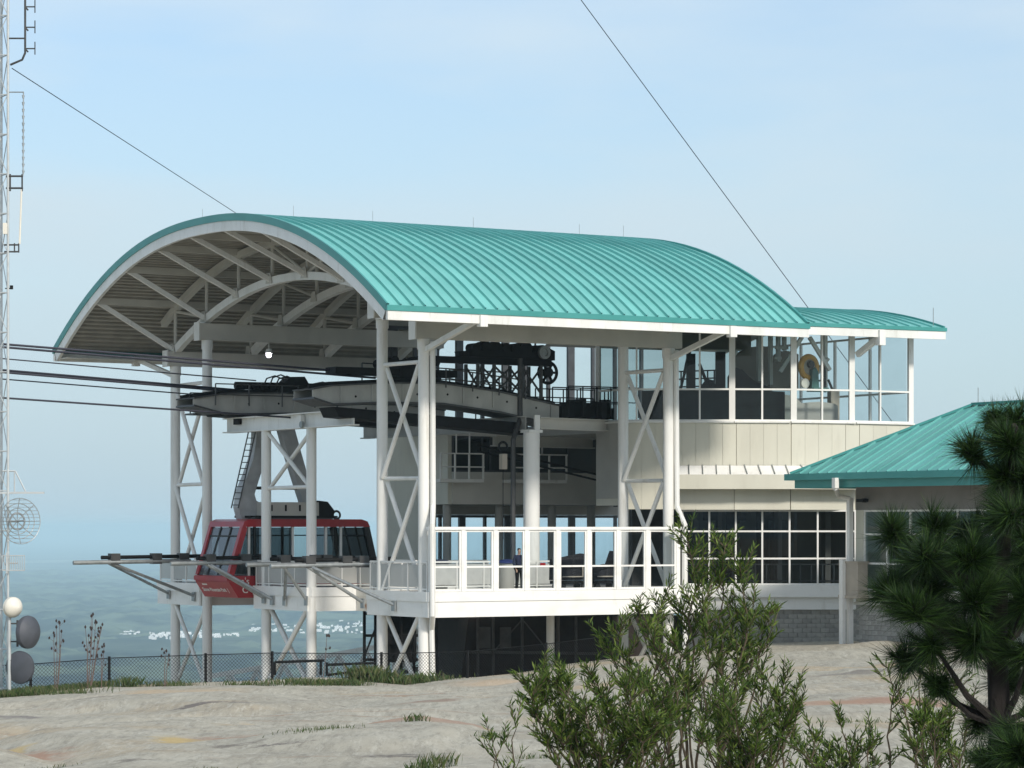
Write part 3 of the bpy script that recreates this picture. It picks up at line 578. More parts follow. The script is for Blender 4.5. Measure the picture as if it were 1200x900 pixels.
# walkway cage behind
m = MB()
for k in range(9):
    a = 14.4 + k*.34; m.box(a-.1, a+.13, 10.4+.2*(k % 3), 11.7, 4.72+.05*(k % 2), 5.2+.12*(k % 4))
hm.part('gear_row', m, M_black, smooth=False)
for w in (9.7, 11.0, 12.4): catrail(hm, 14.2, 17.8, w, 4.75, 5, None, 1.3, M_black)
catrail(hm, 14.2, 20.5, 17.5, 4.75, 7, None, 1.2, M_black)

# ------------------------------------------------------------------ terminal building behind
tb_ = Thing('terminal_building', 'cream panelled terminal with curved glazed upper storey behind the deck', 'building', (20, 14, -5.2))
UP = [(u, y) for u, y in ((701, 128.3), (735, 126.6), (790, 126.5), (860, 126.4), (925, 126.6), (1000, 127.6), (1068, 129.3))]
def up(u):
    us = [p[0] for p in UP]; y = float(np.interp(u, us, [p[1] for p in UP])); return uY(u, y)
ZS = 4.52
def facewall(us, z0, z1, t, m, name, off=0., parent=None, gap=0.):
    for u0, u1 in zip(us[:-1], us[1:]):
        p, q = Vector((*up(u0), 0)), Vector((*up(u1), 0)); d = (q-p).normalized(); nn = Vector((d.y, -d.x, 0))
        tb_.part(name, MB().sbox(p + nn*off + d*gap, q + nn*off - d*gap, z0, z1, t), m, parent, smooth=False)
core = MB()
cus = [701, 735, 790, 830, 860, 925, 965, 1000, 1035, 1068]
for u0, u1 in zip(cus[:-1], cus[1:]): core.sbox(up(u0), up(u1), .95 if u1 <= 790 else 1.65, ZS-.06, .22)
wl = tb_.part('upper_wall', core, M_panel, smooth=False)
pan = list(np.linspace(736, 1068, 22))
facewall([u for u in pan if u < 792]+[792], .78, ZS-.02, .06, M_panel, 'wall_panel', .135, wl, .004)
facewall([792]+[u for u in pan if u > 797], 2.62, ZS-.02, .06, M_panel, 'wall_panel', .135, wl, .004)
facewall([702, 718, 735], 1.25, ZS-.02, .06, M_grey, 'wall_panel', .135, wl, .004)  # left-facing cream panels coloured grey to carry their shade
facewall([701, 735, 790, 860, 925, 1000, 1068], ZS-.017, ZS+.05, .34, M_white, 'sill', .08)
# upper glazing
zs = [ZS+.052, 5.95, 8.55]
def gspan(u0, u1, inner, heavy, first, last, g):
    p, q = up(u0), up(u1); L = math.hypot(q[0]-p[0], q[1]-p[1]); ts = [0.]
    for u in inner:
        lo, hi = 0., 1.
        for _ in range(30):
            t = (lo+hi)/2; x = (p[0]+(q[0]-p[0])*t, p[1]+(q[1]-p[1])*t); w = sxy(*x); uu = 600+F*w[0]/w[1]
            lo, hi = (t, hi) if uu < u else (lo, t)
        ts.append(lo)
    ts.append(1.); return glazing(tb_, p, q, ts, zs, .075, .12, M_white, g, heavy, .26, first=first, last=last)
gspan(701, 735, [], (0,), True, False, G_tint); gspan(735, 790, [746], (), True, True, G_tint); gspan(790, 858, [820], (2,), False, True, G_tint)
gspan(858, 930, [893], (2,), False, True, G_tint); gspan(930, 998, [963], (2,), False, True, G_clear); gspan(998, 1067, [1031], (2,), False, True, G_clear)
P5 = Vector((*up(1067), 0)); P6 = P5 + Vector((.3, 13.5, 0))
glazing(tb_, P5 + Vector((0.02, .3, 0)), P6, [0, .2, .4, .6, .8, 1], zs, .09, .12, M_white, G_clear, first=False)
tb_.part('end_wall', MB().sbox(P5 + Vector((0, .2, 0)), P6, -5.2, ZS-.06, .2), M_panel, smooth=False)
# far glazing of the upper and lower storey
far_t = [0, .02, .10, .185, .27, .36, .45, .53, .62, .71, .80, .89, 1]
glazing(tb_, (14.4, 26), (28.9, 26), far_t, [ZS+.25, 9.6], .16, .16, M_mull, G_sky, (1, 4, 6, 9), .38)
tb_.part('far_header', MB().box(14.4, 29.2, 25.9, 26.1, 9.604, 11.8), M_grey, smooth=False)
glazing(tb_, (14.6, 26.0), (28.9, 26.0), far_t, [ZF, .60], .13, .16, M_mull, G_sky, (1, 4, 6, 9), .34)
tb_.part('far_wall', MB().box(14.4, 29.2, 25.85, 26.15, .604, ZS+.247), M_grey, smooth=False)
for a0, a1, w0, w1 in ((16.9, 29.0, 20.003, 25.84), (17.3, 20.2, 11.3, 19.9), (20.203, 24, 9.6, 20), (24.003, 29, 7.8, 20)): tb_.part('upper_floor', MB().box(a0, a1, w0, w1, 4.15, ZS-.1), M_grey, smooth=False)
# inner wing beside the car bay
wg = MB(); wg.box(14.4, 27, 19.9, 20.12, 1.06, 2.55); tb_.part('wing_wall', wg, mat('wing_wall_paint', (.62, .60, .54), (.54, .52, .47), .7, .6), smooth=False)
tb_.part('wing_wall', MB().box(14.2, 14.396, 20.0, 26.0, 1.06, 4.3), M_panel, smooth=False); tb_.part('wing_wall', MB().box(14.2, 14.396, 22.6, 26.0, ZF, 1.057), M_panel, smooth=False)
glazing(tb_, (14.45, 20.0), (26.9, 20.0), [0, .125, .16, .31, .50, .66, .83, 1], [2.553, 4.2], .08, .12, M_mull, G_dark)
tb_.part('wing_soffit', MB().box(14.4, 27, 20.125, 25.8, 1.06, 1.2), M_dgrey, smooth=False)
tb_.part('wing_beam', MB().box(14.2, 27, 19.85, 20.15, 4.203, 4.6), M_beam, smooth=False)
for a in (14.5, 17.3, 20.2, 22.4, 24.6): tb_.part('inner_column', MB().tube((a, 20.6, ZF), (a, 20.6, 1.05), .2, 14), M_grey)
for a in (16.4, 22): tb_.part('inner_column', MB().tube((a, 25.3, ZF), (a, 25.3, 1.05), .16, 14), M_grey)
for us in (701, 790):
    pass
c = tb_.part('round_column', MB().tube((12.08, 9.3, ZF), (12.08, 9.3, 4.0), .35, 22), M_white)
tb_.part('column_cap', MB().box(11.75, 12.42, 8.95, 9.65, 4.003, 4.12), M_white, c, smooth=False)
tb_.part('cap_web', MB().box(12.1, 12.35, 9.05, 9.15, 4.123, 4.75), M_white, c, smooth=False)
tb_.part('cross_girder', MB().ibeam((12.0, 9.62, 4.42), (12.0, 24, 4.42), .4, .60, .05), M_girder, smooth=False)
tb_.part('end_girder', MB().ibeam((12.4, 9.3, 4.42), (17.2, 10.6, 4.42), .36, .50, .05), M_beam, smooth=False)
tb_.part('lower_girder', MB().ibeam((12.4, 13, 3.75), (18.2, 14, 3.75), .36, .45, .05), M_grey, smooth=False)
m = MB()
for dz in (0, .25): m.tube((12.5, 14.5, 3.6-dz), (19.5, 15, 2.3-dz), .05, 6)
tb_.part('sloping_pipes', m, M_black)
for a0, a1 in ((13.1, 15.4), (17.0, 19.9)):      # hung balconies with barred rails
    w0, w1 = 18.8, 19.85
    bf = tb_.part('balcony_floor', MB().box(a0, a1, w0, w1, 2.05, 2.2), M_white, smooth=False)
    for a in np.linspace(a0+.03, a1-.03, 4): tb_.part('balcony_post', MB().bar((a, w0, 2.203), (a, w0, 3.32), .07, .07), M_white, bf, smooth=False)
    for z in (2.75, 3.355): tb_.part('balcony_rail', MB().bar((a0-.003, w0-.04, z), (a1+.003, w0-.04, z), .06, .06), M_white, bf, smooth=False)
    for a in (a0+.9, a0+1.6): tb_.part('balcony_hanger', MB().bar((a, w0+.1, 3.39), (a, w0+.1, 4.3), .05, .05), M_white, bf, smooth=False)
# header, canopy and lower glazing at right
facewall([792, 860, 925, 1000, 1035], .76, 1.66, .26, M_panel, 'lower_header', .05)
m = MB(); cu = list(np.linspace(791, 1000, 14)); rib = MB()
def pt(u, off, z):
    a, w = up(u); du = (np.array(up(u+4)) - np.array(up(u-4))); du /= np.linalg.norm(du); return Vector((a + du[1]*off, w - du[0]*off, z))
A_ = [pt(u, .2, 2.66) for u in cu]; B_ = [pt(u, 1.0, 2.26) for u in cu]; C_ = [pt(u, 1.0, 1.64) for u in cu]; D_ = [pt(u, .16, 1.66) for u in cu]
cno = tb_.part('canopy_roof', MB().strip(A_, B_), M_deckwhite); tb_.part('canopy_fascia', MB().strip([p+Vector((0, 0, 0)) for p in B_], C_), M_panel); tb_.part('canopy_soffit', MB().strip(C_, D_), M_panel)
r0 = None
for p, q in zip(A_[::1], B_[::1]): tb_.part('canopy_rib', MB().bar(p + Vector((0, 0, .03)), q + Vector((0, 0, .03)), .035, .06), M_galv, cno, smooth=False)
la, lb = uY(800, 127.0), uY(1002, 127.3)
lu = [800, 831, 862, 893, 925, 958, 992, 1002]
lt = [((u-800)/(1002-800)) for u in lu]
glazing(tb_, la, lb, lt, [-2.5, -1.35, -.17, .757], .075, .14, M_white, G_dark)
tb_.part('window_sill', MB().sbox(uY(797, 126.85), uY(1003, 127.15), -3.02, -2.503, .34), M_deckwhite, smooth=False)
tb_.part('base_band', MB().sbox(uY(797, 127.0), uY(1003, 127.3), -3.56, -3.023, .2), M_deckwhite, smooth=False)
ba, bb = np.array(uY(800, 127.1)), np.array(uY(1075, 127.6)); L = np.linalg.norm(bb-ba); dd = (bb-ba)/L
tb_.part('foundation', MB().sbox(ba + np.array((-dd[1], dd[0]))*.16, bb + np.array((-dd[1], dd[0]))*.16, -7, -3.563, .2), M_grey, smooth=False)
bl = tb_.part('block_course', MB().sbox(ba, ba+dd*.01, -3.58, -3.565, .05), M_block)
bme = MB().box(.006, .394, -.08, .08, .006, .194).mesh('concrete_block', smooth=False); bme.materials.append(M_block)
angb = math.atan2(dd[1], dd[0])
for r_ in range(8):
    for i in range(int(L/.4)):
        if len([1 for _ in ()]) > 0: pass
        s = i*.4 + (.2 if r_ % 2 else 0); p = ba + dd*s
        if i < 6 and r_ > 4: continue
        o = link('concrete_block', bme, tb_.o, Vector((p[0], p[1], -3.565 - .2*(r_+1))) - tb_.base, angb)
# room behind the lower glazing
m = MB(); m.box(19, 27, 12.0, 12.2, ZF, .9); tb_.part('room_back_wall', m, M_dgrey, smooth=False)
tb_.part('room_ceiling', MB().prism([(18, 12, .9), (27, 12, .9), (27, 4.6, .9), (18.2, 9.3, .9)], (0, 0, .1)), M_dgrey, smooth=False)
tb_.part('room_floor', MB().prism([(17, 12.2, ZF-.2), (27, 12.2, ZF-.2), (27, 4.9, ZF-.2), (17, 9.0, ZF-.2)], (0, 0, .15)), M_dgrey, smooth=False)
m = MB(); r0_, r1_ = Vector((*uY(806, 128.4), 0)), Vector((*uY(990, 128.6), 0))
for z in (-2.35, -1.62): m.bar(r0_ + Vector((0, 0, z)), r1_ + Vector((0, 0, z)), .06, .06)
for i in range(15): p = r0_ + (r1_-r0_)*(i/14); m.bar(p + Vector((0, 0, ZF)), p + Vector((0, 0, -1.65)), .06, .06)
tb_.part('inner_railing', m, M_white, smooth=False)
for u, wd in ((818, .3), (846, .22), (880, .35), (912, .2), (968, .3)): a_, w_2 = uY(u, 130.2); tb_.part('inner_pillar', MB().box(a_-wd/2, a_+wd/2, w_2-.15, w_2+.15, ZF, .88), M_white if wd < .25 else M_grey, smooth=False)
for a in (20.5, 22.7, 24.4): tb_.part('room_partition', MB().box(a, a+.9, 9.0, 9.15, ZF, .3), M_grey, smooth=False)
# lower barrel roof over the control room
E0, E1 = (19.8, 3.9), (29.5, 3.25)
def lroof(a, s):    # s: 0 eave .. 1 far eave
    w0 = E0[1] + (E1[1]-E0[1])*(a-E0[0])/(E1[0]-E0[0]); w = w0 + s*17
    k = min(1, abs(.5-s)*2); return (a, w, 8.70 + 1.22*(1-k**2.0))
SS = [i/24 for i in range(25)]; n_l = 16; PL = (29.5-19.8)/n_l
for i in range(n_l):
    a0, a1 = 19.8+i*PL, 19.8+(i+1)*PL; m = MB()
    m.strip([lroof(a0+.02, s) for s in SS], [lroof(a1-.02, s) for s in SS]); t = [Vector(lroof(a0, s)) for s in SS]
    for i2 in range(24): m.bar(t[i2]+Vector((0, 0, .02)), t[i2+1]+Vector((0, 0, .02)), .045, .10)
    tb_.part('roof_panel', m, M_teal)
m = MB(); e0, e1 = Vector(lroof(19.8, 0)), Vector(lroof(29.55, 0)); m.bar(e0+Vector((0, -.05, -.07)), e1+Vector((.05, -.05, -.07)), .12, .16); tb_.part('roof_gutter', m, M_tealtrim, smooth=False)
m = MB(); m.bar(e0+Vector((0, -.02, -.33)), e1+Vector((0, -.02, -.33)), .1, .345); tb_.part('roof_fascia', m, M_white, smooth=False)
m = MB(); t = [Vector(lroof(29.52, s)) for s in SS]
for i2 in range(24): m.bar(t[i2]+Vector((0, 0, -.02)), t[i2+1]+Vector((0, 0, -.02)), .08, .2)
tb_.part('roof_edge_trim', m, M_tealtrim, smooth=False)
m = MB()
for i2 in range(24): m.bar(t[i2]+Vector((-.03, 0, -.30)), t[i2+1]+Vector((-.03, 0, -.30)), .08, .34)
tb_.part('roof_edge_fascia', m, M_white, smooth=False)
m = MB(); m.strip([Vector(lroof(19.9, s))-Vector((0, 0, .18)) for s in SS], [Vector(lroof(29.4, s))-Vector((0, 0, .18)) for s in SS]); tb_.part('roof_soffit', m, M_beam)
pp = up(1003); tb_.part('eave_strut', MB().bar((pp[0], pp[1]-.1, 7.5), (pp[0]+.2, 3.5, 8.2), .2, .24), M_white, smooth=False); tb_.part('strut_bracket', MB().box(pp[0]+.05, pp[0]+.37, 3.28, 3.6, 7.85, 8.5), M_white, smooth=False)
tb_.part('lightning_rod', MB().tube((29.2, 3.6, 8.8), (29.2, 3.6, 9.6), .016, 5), M_galv)
tb_.part('lightning_rod', MB().tube((24.5, 10, 9.9), (24.5, 10, 10.5), .016, 5), M_galv)
# main hall gable above the glazing, and control room fittings
tb_.part('upper_header', MB().sbox(up(701), up(790), 8.553, 9.9, .14), M_panel, smooth=False); 
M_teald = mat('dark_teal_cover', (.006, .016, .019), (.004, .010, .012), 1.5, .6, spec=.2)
def plate(name, tops, vb, off, thick, m, Yr=127.5):
    """upright panel inside the control room: surveyed top edge, flat foot, off metres behind the glass"""
    tp = [pt(u, -off, (HZ-v)*(Yr+off)/F) for u, v in tops]; bt = [Vector((p.x, p.y, (HZ-vb)*(Yr+off)/F)) for p in tp]
    tq = [pt(u, -off-thick, (HZ-v)*(Yr+off)/F) for u, v in tops]; bq = [Vector((p.x, p.y, (HZ-vb)*(Yr+off)/F)) for p in tq]
    mm = MB(); mm.strip(bt, tp); mm.strip(tp, tq); mm.strip(tq, bq); mm.add([bt[0], tp[0], tq[0], bq[0]], [(0, 1, 2, 3)]); mm.add([bt[-1], tp[-1], tq[-1], bq[-1]], [(0, 1, 2, 3)]); return tb_.part(name, mm, m)
def pt(u, off, z):
    a, w = up(u); du = (np.array(up(u+4)) - np.array(up(u-4))); du /= np.linalg.norm(du); return Vector((a + du[1]*off, w - du[0]*off, z))
def arcv(us, f): return [(u, f(u)) for u in us]
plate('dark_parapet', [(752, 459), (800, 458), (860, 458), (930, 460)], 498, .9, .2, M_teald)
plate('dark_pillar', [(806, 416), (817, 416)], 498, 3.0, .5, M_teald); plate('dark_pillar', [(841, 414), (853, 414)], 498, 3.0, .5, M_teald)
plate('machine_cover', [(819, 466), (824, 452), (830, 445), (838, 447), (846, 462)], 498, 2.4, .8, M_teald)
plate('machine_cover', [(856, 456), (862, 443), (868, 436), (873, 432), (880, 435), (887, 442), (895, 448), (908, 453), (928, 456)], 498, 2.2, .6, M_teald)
plate('curved_partition', [(872, 424), (880, 414), (890, 409), (905, 407), (918, 408), (926, 410), (929, 440)], 455, 3.2, .2, M_beige)
plate('curved_partition', [(936, 440), (940, 426), (946, 416), (954, 412), (962, 413), (970, 416)], 458, 3.0, .5, M_beige)
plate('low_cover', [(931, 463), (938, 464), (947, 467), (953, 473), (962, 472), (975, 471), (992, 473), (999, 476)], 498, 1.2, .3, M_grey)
plate('beige_panel', [(1001, 458), (1014, 458)], 498, 1.8, .3, M_beige)
m = MB()
lp0 = [pt(u, -.4, 8.35) for u in (760, 800, 860, 925)]; lp1 = [pt(u, -5.5, 8.75) for u in (760, 800, 860, 925)]
m.strip(lp0, lp1); m.strip([p + Vector((0, 0, .1)) for p in lp0], [p + Vector((0, 0, .1)) for p in lp1]); tb_.part('inner_ceiling', m, M_beige, smooth=False)
plate('ceiling_drop', [(770, 392), (815, 392), (930, 392)], 411, 4.5, .2, M_beige)
m = MB()
def q_(u, v, off): return pt(u, -off, (HZ-v)*(127.5+off)/F)
for v0 in (437, 446, 455): m.tube(q_(791, v0, 3.6), q_(853, v0-2, 3.6), .035, 6)
for u in range(792, 856, 8): m.tube(q_(u, 436, 3.6), q_(u, 470, 3.6), .035, 6)
m.bar(q_(796, 470, 3.4), q_(812, 408, 3.4), .12, .12); m.bar(q_(822, 428, 3.4), q_(838, 468, 3.4), .14, .14); m.bar(q_(803, 440, 3.3), q_(808, 418, 3.3), .1, .1); tb_.part('stair_rails', m, M_black)
BR = lambda p, q, w: tb_.part('roof_brace', MB().bar(p, q, w, w), M_white, smooth=False)
for u, v1 in ((900, 448), (914, 452), (939, 425), (946, 412), (1007, 455)): BR(q_(u, v1, 2.4), q_(u, 388, 2.4), .16)
BR(q_(932, 437, 1.6), q_(958, 396, 1.6), .16); BR(q_(967, 396, 1.6), q_(991, 434, 1.6), .16); BR(q_(975, 449, 2.2), q_(996, 420, 2.2), .14)
BR(q_(931, 409, 2.0), q_(946, 409, 2.0), .12); BR(q_(930, 421, 2.0), q_(938, 421, 2.0), .12)
m = MB()
for a, b in (((972, 431), (992, 428)), ((975, 448), (991, 445)), ((990, 428), (990, 460)), ((1004, 445), (1010, 459))): m.bar(q_(*a, 2.0), q_(*b, 2.0), .08, .08)
tb_.part('machine_frame', m, M_dgrey, smooth=False)
shc = q_(965, 431, 1.5)
sh = tb_.part('drive_sheave', MB().ring(shc, (-.1, 1, 0), .46, .13, 32, 10), M_yellow)
m = MB(); m.lathe(shc, (-.1, 1, 0), [(-.05, 0), (-.05, .40), (.05, .40), (.05, 0)], 24); tb_.part('sheave_web', m, M_beige, sh)
m = MB(); m.lathe(shc + Vector((0, -.1, .12)), (-.1, 1, 0), [(-.12, 0), (-.12, .16), (.1, .16)], 14); tb_.part('sheave_hub', m, M_dgrey, sh)
mp0 = [q_(965, 459, 1.2), q_(974, 459, 1.2), q_(973, 436, 1.2), q_(970, 431, 1.2), q_(966, 434, 1.2)]
tb_.part('drive_motor', MB().prism(mp0, (.1, .5, 0)), M_mgreen, smooth=False)
tb_.part('motor_base', MB().prism([q_(966, 459, 1.1), q_(984, 459, 1.1), q_(984, 454.5, 1.1), q_(966, 454.5, 1.1)], (.1, .6, 0)), M_mgreen, smooth=False)
tb_.part('gauge_dial', MB().lathe(q_(955, 450, 1.0), (0, -1, 0), [(-.06, 0), (-.06, .22), (.02, .22), (.04, .19), (.04, 0)], 20), M_radome)
# service pipes and boxes at the corner by the pavilion
# ------------------------------------------------------------------ pavilion with hipped roof
CA, CW = uY(926, 119.0)
pv = Thing('entrance_pavilion', 'low pavilion with green hipped seam roof beside the terminal', 'building', (CA+5, CW-8, -4.8))
RUN = 5.2; ZE, ZRD = 2.14, 4.87; LENW = 26.0
def hip(x, y, dz=0): return (CA + x, CW - y, ZE + (ZRD-ZE)*min(x, y, RUN)/RUN + dz)
y = 0.
k = 0; SP = .62
while y < LENW - .01:       # panels of the front slope, each clipped by the hip
    y0, y1 = y, min(y+SP, LENW); x0, x1 = min(y0, RUN), min(y1, RUN)
    m = MB(); P = [(0, y0+.015), (0, y1-.015), (x1, y1-.015)] + ([(x0, y0+.015)] if x0 > .02 else [])
    m.add([(CA+x, CW-yy_, ZE + (ZRD-ZE)*x/RUN) for x, yy_ in P], [tuple(range(len(P)))])
    if x0 > .1: m.bar((CA, CW-y0, ZE+.03), (CA+x0, CW-y0, ZE+(ZRD-ZE)*x0/RUN+.03), .045, .08)
    pv.part('roof_panel', m, M_tealflat, smooth=False); y += SP
m = MB(); m.add([(CA, CW, ZE), (CA+2*RUN, CW, ZE), (CA+RUN, CW-RUN, ZRD)], [(0, 1, 2)]); m.add([(CA+2*RUN, CW, ZE), (CA+2*RUN, CW-LENW, ZE), (CA+RUN, CW-LENW, ZRD), (CA+RUN, CW-RUN, ZRD)], [(0, 1, 2, 3)]); pv.part('rear_roof', m, M_tealflat, smooth=False)
m = MB(); m.bar((CA, CW, ZE+.05), (CA+RUN, CW-RUN, ZRD+.05), .16, .1); m.bar((CA+RUN, CW-RUN, ZRD+.06), (CA+RUN, CW-LENW, ZRD+.06), .22, .1); pv.part('hip_cap', m, M_tealtrim, smooth=False)
pv.part('eave_gutter', MB().box(CA-.12, CA+.10, CW-LENW, CW+.12, ZE-.24, ZE+.02), M_tealtrim, smooth=False)
pv.part('eave_gutter', MB().box(CA-.12, CA+2*RUN, CW+.002+.12, CW+.25, ZE-.24, ZE+.02), M_tealtrim, smooth=False)
pv.part('eave_fascia', MB().box(CA+.13, CA+.25, CW-LENW, CW-.25, ZE-.56, ZE-.243), M_tealtrim, smooth=False)
pv.part('eave_fascia', MB().box(CA+.13, CA+2*RUN, CW-.247, CW-.13, ZE-.56, ZE-.243), M_tealtrim, smooth=False)
pv.part('eave_soffit', MB().box(CA+.253, CA+2.0, CW-LENW, CW-.3, ZE-.50, ZE-.44), M_grey, smooth=False)
FA = CA + 2.0; WL = ua(1003, FA)     # front wall plane
def wbox(u0, u1, v0, v1, t=.3, off=0., m=None, name='front_wall', parent=None):
    w0, w1 = ua(u0, FA), ua(u1, FA); wm = (w0+w1)/2; z1, z0 = zv(v0, FA, wm), zv(v1, FA, wm); return pv.part(name, MB().box(FA-off, FA-off+t, w1, w0, z0, z1), m, parent, smooth=False)
pv.part('front_wall', MB().box(FA, FA+.25, WL-24, WL, .70, ZE-.442), mat('eave_shaded_wall', (.22, .21, .19), (.18, .17, .155), 1, .7), smooth=False)  # wall strip coloured darker to carry the shade beneath the eave
gw0, gw1 = ua(1012, FA), ua(1240, FA)
nb = 8
glazing(pv, (FA+.1, gw0), (FA+.1, gw1), [i/nb for i in range(nb+1)], [-2.55, -1.45, -.28, .697], .075, .14, M_white, G_tint)
pv.part('front_wall', MB().box(FA, FA+.25, gw0+.04, WL, -3.0, .697), M_panel, smooth=False); pv.part('front_wall', MB().box(FA, FA+.25, WL-24, gw0+.037, -3.0, -2.553), M_panel, smooth=False)
pv.part('wall_ledge', MB().box(FA-.1, FA+.25, WL-24, WL+.02, -3.12, -3.003), M_beam, smooth=False)
pv.part('inner_curtain', MB().strip([(FA+1.5+.07*(i % 2), gw0-.25-i*.09, -2.5) for i in range(70)], [(FA+1.5+.07*(i % 2), gw0-.25-i*.09, .6) for i in range(70)]), mat('pale_green_blind', (.42, .55, .52), (.30, .42, .42), 1.4, .7, stretch=(1, 1, .2)), smooth=False)
pv.part('back_wall', MB().box(FA+6, FA+6.2, WL-24, WL, -3, ZE-.6), M_dgrey, smooth=False); pv.part('side_wall', MB().box(FA+.26, FA+6, WL-.25, WL, -5.2, ZE-.5), M_panel, smooth=False)
pv.part('floor', MB().box(FA+.26, FA+6, WL-24, WL-.26, -3.1, -2.9), M_dgrey, smooth=False)
# block base of the pavilion
bl2 = MB().box(-.08, .08, .006, .394, .006, .194).mesh('concrete_block', smooth=False); bl2.materials.append(M_block)
pv.part('foundation', MB().box(FA+.16, FA+.26, WL-24, WL, -6.5, -3.123), M_grey, smooth=False)
for r_ in range(9):
    for i in range(15):
        w = WL - .4*(i+1) - (.2 if r_ % 2 else 0); link('concrete_block', bl2, pv.o, Vector((FA+.08, w, -3.13-.2*(r_+1))) - pv.base)
# corner downpipe, bracket and boxes
aP, wP = FA-.25, ua(996, FA-.25)
m = MB(); m.bar((aP, wP, 1.2), (aP, wP, -4.9), .2, .2); pv.part('downpipe', m, M_white, smooth=False)
m = MB(); wq = ua(979, CA-.2); m.bar((CA-.2, wq, ZE-.18), (CA-.2, wq, 1.55), .2, .2); m.path([(CA-.2, wq, 1.56), (aP-.4, wP+.25, 1.28), (aP, wP, 1.15)], .1, 8); pv.part('pipe_elbow', m, M_white)
wB = ua(1003, FA-.3)
b_ = pv.part('utility_box', MB().box(FA-.55, FA-.06, wB-.45, wB+.48, -2.72, -1.45), M_boxbeige, smooth=False); pv.part('box_lid', MB().box(FA-.6, FA-.03, wB-.5, wB+.52, -1.447, -1.36), M_boxbeige, b_, smooth=False)
pv.part('box_shelf', MB().box(FA-.62, FA-.03, wB-.5, wB+.75, -2.85, -2.723), M_boxbeige, smooth=False)
m = MB(); m.bar((aP-.4, wP-.02, -1.3), (aP-.4, wP-.02, -4.95), .23, .16); pv.part('conduit', m, M_white, smooth=False)
wl_ = ua(1010, FA-.2); m = MB(); m.box(FA-.15, FA-.01, wl_-.07, wl_+.07, 1.0, 1.16); m.box(FA-.42, FA-.153, wl_-.36, wl_+.1, 1.02, 1.14); pv.part('security_lamp', m, M_black, smooth=False)
m = MB(); m.tube((CA+RUN, CW-RUN-.3, ZRD), (CA+RUN, CW-RUN-.3, ZRD+.7), .016, 5); pv.part('lightning_rod', m, M_galv)

# ------------------------------------------------------------------ the red cable car
cc = Thing('cable_car', 'red aerial tram cabin docked in the left bay under its grey hanger', 'cable car', (6.7, 20.95, -3.1))
c0, c1 = 19.25, 22.65
def prof(w, d):
    return None
body = MB(); body.prism([(2.72, c0, -2.12), (2.74, c0, -2.4), (3.2, c0, -3.08), (9.75, c0, -3.08), (10.24, c0, -2.4), (10.26, c0, -2.12)], (0, c1-c0, 0)); cc.part('lower_body', body, M_red, smooth=False)
roof = MB(); roof.prism([(3.38, c0-.03, .02), (3.48, c0-.03, .26), (3.75, c0-.03, .36), (9.3, c0-.03, .36), (9.6, c0-.03, .26), (9.72, c0-.03, .02)], (0, c1-c0+.06, 0)); cc.part('roof', roof, M_red, smooth=False)
cc.part('roof_hatch', MB().box(5.0, 8.2, 19.9, 22.0, .363, .42), M_dgrey, smooth=False)
for w in (c0+.12, c1-.12):
    for (a0, z0), (a1, z1) in (((2.85, -2.12), (3.52, .03)), ((10.12, -2.12), (9.58, .03))):
        cc.part('corner_pillar', MB().bar((a0, w, z0), (a1, w, z1), .24, .26), M_red if a0 < 5 else M_rubber, smooth=False)
    for a in (3.75, 5.9, 7.55, 8.3) if w < 20 else (4.4, 5.6, 7.0, 8.6): cc.part('window_post', MB().box(a-.05, a+.05, w-.06, w+.06, -2.117, .02), M_white if w < 20 else M_rubber, smooth=False)
    if w < 20:
        cc.part('window_post', MB().box(4.0, 4.06, w-.05, w+.05, -2.117, .02), M_rubber, smooth=False)
    lim = [3.1, 3.75, 5.9, 7.55, 8.3, 10.0]
    for i in range(5):
        if i == 2 and w < 20: continue
        a0, a1 = lim[i]+.06, lim[i+1]-.06; t0 = .55 if i == 0 else 0; t1 = -.38 if i == 4 else 0
        g = MB(); g.add([(a0, w, -2.1), (a1+(.1 if i == 4 else 0), w, -2.1), (a1+t1, w, 0), (a0+t0, w, 0)], [(0, 1, 2, 3)]); cc.part('side_window', g, G_dark if i in (1, 4) else G_tint, smooth=False)
        m = MB(); m.bar((a0+t0*.8, w+.02, -.36), (a1+t1*.8, w+.02, -.36), .03, .05); m.bar((a0, w+.02, -1.55), (a1, w+.02, -1.55), .03, .06); cc.part('window_rail', m, M_rubber, smooth=False)
for d_, (ab, at_) in ((-1, (2.78, 3.46)), (1, (10.2, 9.64))):
    g = MB(); g.add([(ab, c0+.22, -2.1), (ab, c1-.22, -2.1), (at_, c1-.22, 0), (at_, c0+.22, 0)], [(0, 1, 2, 3)]); ws_ = cc.part('windscreen', g, G_wind, smooth=False)
    for t in (.33, .68): cc.part('windscreen_bar', MB().bar((ab-.01, c0+.22+(c1-c0-.44)*t, -2.1), (at_-.01, c0+.22+(c1-c0-.44)*t, .02), .09, .05), M_rubber, ws_, smooth=False)
    for z in (-.38, -1.62): 
        k_ = (z+2.1)/2.1; a = ab+(at_-ab)*k_; cc.part('windscreen_bar', MB().bar((a-.012, c0+.22, z), (a-.012, c1-.22, z), .04, .06), M_rubber, ws_, smooth=False)
    for k_, wc in ((.93, c0+.22), (.93, c1-.22)): pass
cc.part('windscreen_shade', MB().add([(3.36, c0+.3, -.33), (3.36, c1-.3, -.33), (3.46, c1-.3, -.05), (3.46, c0+.3, -.05)], [(0, 1, 2, 3)]), M_rubber, smooth=False)
cc.part('cabin_floor', MB().box(3.0, 10.0, c0+.1, c1-.1, -2.5, -2.42), M_dgrey, smooth=False)
cc.part('bumper_strip', MB().box(2.66, 2.718, c0, c1, -2.34, -2.14), M_red, smooth=False)
for a in (4.8, 6.6, 8.8): cc.part('grab_pole', MB().tube((a, 21, -2.4), (a, 21, .0), .03, 8), M_galv)
